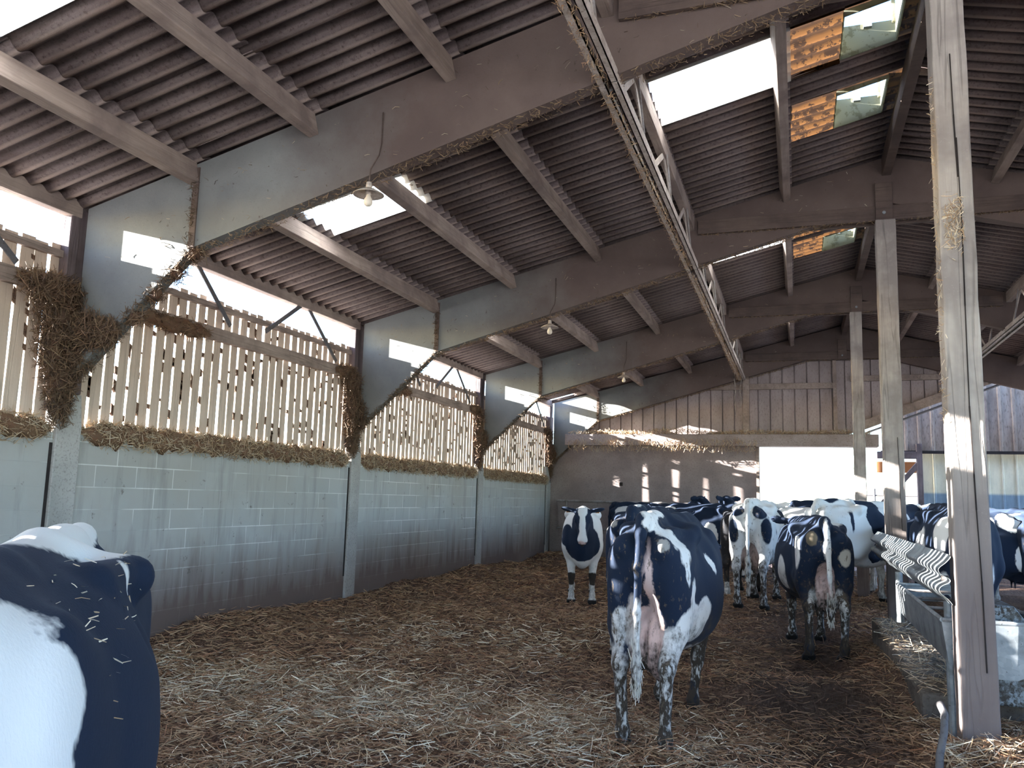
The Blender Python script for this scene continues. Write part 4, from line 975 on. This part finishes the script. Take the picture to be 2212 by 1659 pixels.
cow((-.90, 6.18), -3, (.97, 1.03, 1.075), 'main', hide('coat_centre', BLK, L, (1, 2, 3), mud=1.0, mudz=.82), 'black and white cow in the centre foreground, seen from behind, pink udder between its legs', .0125,
    switch='hair_w', tail=-.02, legs={'h-1': (.015, .02), 'h1': (-.02, -.05), 'f1': (-.05, -.16), 'f-1': (-.03, -.02)}, belly=1.07, neck=(-.10, .40, -.12), head=(-.1, .3, -.5), fem=1.14)
# -- the big near cow at the left edge
L = E3((.02, -.42, 1.43, .22, .52, .09, WHT), (-.16, -.30, 1.37, .07, .16, .05, WHT), (-.265, -.33, 1.27, .06, .09, .10, BLK), (-.235, -.15, 1.30, .025, .03, .07, WHT), (-.25, .95, 1.18, .27, .33, .23, WHT), (-.25, .72, 1.32, .16, .14, .08, WHT), (-.26, .73, .92, .2, .06, .28, WHT),
       (-.2, .90, .93, .25, .13, .10, BLK), (.3, .4, .9, .2, .3, .3, WHT))
NEAR = cow((-1.96, 1.69), 216, (1.03, 1, 1.005), 'near', hide('coat_left', BLK, L, (4, 1, 7), mud=.05, amp=.07), 'big black cow cut off by the left edge, white along its back', .0135, belly=1.06, neck=(.26, .28, -.12), head=(.6, .25, -.5))
# -- the young cow looking at the camera
P_, fr = cow_prims(neck=(0, .26, .13), head=(0, .42, -.9))
hp = lambda x, y, z: tuple(float(v) for v in fr['poll']+fr['rt']*x+fr['hd']*y+fr['up']*z)
def HL(x, y, z, r, c): return (hp(x, y, z), r, c)
L = E3((0, .78, .90, .26, .40, .27, BLK), (.34, .2, 1.1, .14, .14, .25, BLK), (-.36, .1, 1.0, .1, .2, .3, BLK), (.22, .72, 1.0, .12, .2, .16, BLK), (.155, .57, .37, .09, .1, .10, DRK), (-.155, .57, .37, .09, .1, .10, DRK))
L += [HL(.12, .16, .0, (.095, .24, .28), BLK), HL(-.12, .16, .0, (.095, .24, .28), BLK), HL(.22, -.05, .02, (.15, .12, .1), BLK), HL(-.22, -.05, .02, (.15, .12, .1), BLK), HL(0, .18, .09, (.042, .2, .3), WHT), HL(0, .0, .1, (.07, .12, .12), WHT), HL(0, .40, .02, (.066, .06, .06), WHT), HL(0, .45, .0, (.055, .05, .05), PNK), HL(0, .475, -.03, (.045, .04, .035), DRK)]
cow((-3.22, 12.85), 194, 1.0, 'calf', hide('coat_facing', WHT, L, (2, 5, 1), amp=.05, mud=.4), 'young cow facing the camera, white blaze, yellow tags in black ears', .013, eyes=True, tags=True, neck=(0, .26, .13), head=(0, .42, -.9), fem=0, belly=.92)
# -- the others
L = E3((.0, -.80, 1.28, .035, .2, .22, WHT), (-.14, -.82, 1.27, .10, .12, .09, BLK), (.15, -.82, 1.27, .10, .14, .11, BLK), (.22, -.78, 1.02, .07, .12, .17, BLK), (-.20, -.80, 1.0, .07, .14, .16, BLK), (.36, -.42, 1.02, .07, .09, .11, BLK), (0, -.55, .62, .15, .3, .25, (.30, .22, .19, 1)), (.3, .4, 1.1, .2, .2, .2, BLK))
cow((-.56, 12.72), -6, 1.05, 'std', hide('coat_white', WHT, L, (7, 7, 2), mud=.9, mudz=.8, amp=.05), 'mostly white cow from behind, black patches either side of its tail', switch='hair_w')
L = E3((.15, -.42, 1.38, .14, .20, .06, WHT), (.05, -.62, 1.42, .05, .2, .05, WHT), (.0, -.90, 1.15, .032, .10, .26, WHT), (.02, -.92, .75, .04, .08, .30, WHT), (.19, -.86, 1.02, .075, .1, .10, (.45, .42, .36, 1)), (-.28, -.70, 1.1, .05, .1, .2, WHT), (0, -.62, .72, .10, .3, .32, PNK), (.14, -.70, .48, .07, .2, .24, WHT), (-.13, -.72, .5, .06, .2, .22, WHT), (-.35, -.2, .8, .1, .12, .2, WHT), (.17, .6, .2, .12, .2, .3, WHT), (-.17, .6, .2, .12, .2, .3, WHT), (-.16, -.88, 1.2, .07, .05, .1, (.16, .13, .09, 1)))
cow((.14, 9.9), 8, 1.02, 'wide', hide('coat_muddy', BLK, L, (3, 3, 9), mud=1.0, mudz=.85, amp=.06), 'muddy black and white cow from behind, left of the second timber post, white tail', switch='hair_w', belly=1.1, tail=.02, fem=1.1)
L = E3((.12, .0, 1.38, .22, .20, .12, BLK), (.35, -.02, 1.20, .22, .17, .34, BLK), (.33, .06, .85, .15, .07, .25, BLK), (.33, .48, 1.1, .2, .12, .4, BLK), (.3, -.48, 1.15, .12, .04, .16, BLK), (-.3, .0, 1.1, .2, .5, .3, BLK), (.2, .9, 1.2, .3, .2, .4, BLK), (0, -.6, 1.42, .1, .15, .05, BLK))
cow((.86, 13.3), -44, 1.07, 'std', hide('coat_flank', WHT, L, (8, 2, 4), mud=.5), 'white cow with a big black flank patch, turned towards the second post')
L = E3((-.30, -.6, 1.2, .05, .2, .2, WHT), (-.34, -.3, .9, .04, .2, .3, WHT), (0, -.5, 1.44, .06, .2, .05, WHT), (-.18, -.66, .4, .13, .26, .40, WHT), (.18, -.66, .4, .13, .26, .40, WHT), (-.16, -.87, 1.25, .04, .05, .04, GRY))
cow((-1.50, 8.85), -2, 1.02, 'std', hide('coat_hidden', BLK, L, (1, 9, 9), mud=.6), 'black cow mostly hidden behind the centre foreground cow, its left side showing')
L = E3((0, -.55, .62, .15, .3, .24, (.22, .15, .12, 1)), (.17, -.66, .12, .12, .3, .16, WHT), (-.17, -.66, .12, .12, .3, .16, WHT), (.1, -.85, 1.02, .08, .05, .08, (.12, .10, .04, 1)))
cow((-.86, 14.4), -4, 1.02, 'std', hide('coat_black', (.013, .012, .013, 1), L, (6, 6, 6), mud=.5), 'all black cow from behind with brown udder, left of the mostly white cow')
def rnd(seed, base=BLK, n=9):
    g = np.random.default_rng(seed); o = WHT if base == BLK else BLK; out = []
    for _ in range(n):
        s = g.choice([-1, 1]); out.append(((float(s*g.uniform(.1, .36)), float(g.uniform(-.8, .8)), float(g.uniform(.7, 1.42))), tuple(float(v) for v in g.uniform((.08, .1, .08), (.2, .32, .26))), o))
    out += E3((.17, .58, .2, .12, .2, .35, WHT), (-.17, .58, .2, .12, .2, .35, WHT), (.17, -.7, .25, .13, .3, .35, WHT), (-.17, -.7, .25, .13, .3, .35, WHT))
    return out
BACKROW = [((-1.75, 17.3), 86, 1.01, 11, BLK, 'std', 'black cow side on in the back row, above the centre cow\'s back'),
           ((-3.1, 18.6), -80, 1.02, 25, BLK, 'up', 'black and white cow in the back row, right of the young cow facing us'),
           ((-.55, 18.7), 70, 1.03, 13, BLK, 'up', 'cow raising its black head above the mostly white cow'),
           ((.45, 16.0), 80, 1.02, 31, WHT, 'std', 'white-sided cow standing between the mostly white and muddy cows'),
           ((.75, 18.6), -84, 1.05, 27, BLK, 'std', 'dark-backed cow in front of the bright doorway'),
           ((2.35, 12.9), 96, 1.0, 41, BLK, 'feed', 'black-headed cow just right of the second timber post'),
           ((3.2, 15.6), -78, 1.0, 43, WHT, 'std', 'black and white cow before the beige cladding, between the two nearer posts'),
           ((2.75, 13.4), 20, 1.0, 45, BLK, 'std', 'black and white cow right of the nearest post, beyond the splattered trough'),
           ((4.4, 15.0), 84, 1.03, 47, BLK, 'std', 'cow with a black and white back before the blue cladding, right edge')]
for (lo, hd_, sc, sd_, base, key, lab) in BACKROW:
    kw = dict(std={}, up=dict(neck=(.12, .34, .30), head=(.3, .5, -.35)), feed=dict(neck=(.0, .44, -.10), head=(0, .4, -.55)))[key]
    cow(lo, hd_, sc, key, hide('coat_%d' % sd_, base, rnd(sd_, base), (sd_, 2, 3), mud=.4), lab, **kw)
L = E3((.2, .62, 1.1, .12, .2, .2, WHT), (-.12, .7, .8, .05, .2, .2, WHT), (.3, .0, .9, .1, .3, .3, WHT), (0, .55, .2, .4, .3, .3, WHT))
fr2 = cow_prims(neck=(.26, .36, -.34), head=(.25, .35, -.55))[1]
L += [(tuple(float(v) for v in fr2['poll']+fr2['hd']*.42), (.09, .09, .09), GRY), (tuple(float(v) for v in fr2['poll']+fr2['hd']*.2+fr2['up']*.1), (.04, .14, .08), WHT)]
cow((1.44, 9.35), 184, (.92, 1, 1), 'trough', hide('coat_trough', BLK, L, (9, 9, 1), mud=.2, amp=.05), 'black cow behind the nearest post lowering its head to the trough', eyes=True, neck=(.26, .36, -.34), head=(.25, .35, -.55), fem=0)
L = E3((0, -.6, 1.40, .3, .35, .16, WHT), (.2, -.8, 1.2, .1, .1, .15, WHT), (-.2, -.8, 1.2, .06, .1, .2, WHT), (0, -.92, .9, .05, .06, .4, WHT), (0, -.6, .65, .12, .3, .3, PNK), (.17, -.7, .3, .12, .3, .3, WHT), (-.17, -.7, .3, .12, .3, .3, WHT))
cow((3.75, 14.6), 6, 1.06, 'std', hide('coat_sunlit', BLK, L, (4, 8, 8), mud=.9), 'cow with a sunlit white rump at the right edge, seen from behind')

# straw bits lying on the near cow's back
me = NEAR.children[0].data; co = np.empty(len(me.vertices)*3); me.vertices.foreach_get('co', co); co = co.reshape(-1, 3)
k = np.where((co[:, 0] < -.10) & (co[:, 0] > -.34) & (co[:, 1] > -.3) & (co[:, 1] < .5) & (co[:, 2] > 1.16-.25*co[:, 1]))[0]
k = rng.choice(k, 46, replace=False); mw = np.array(Matrix.Translation(NEAR.location) @ Matrix.Rotation(NEAR.rotation_euler.z, 4, 'Z') @ Matrix.Diagonal((*NEAR.scale, 1)))
P = co[k] @ mw[:3, :3].T+mw[:3, 3]+np.array([0, 0, .006]); D = rng.normal(size=(46, 3))*np.array([1, 1, .25])
straw_obj('straw_bits', [strands(P, D, rng.uniform(.012, .045, 46), rng.uniform(.002, .004, 46), tint([PALE, TAN], 46))], M['straw'], 'bits of straw lying on the back of the near black cow', 'straw')
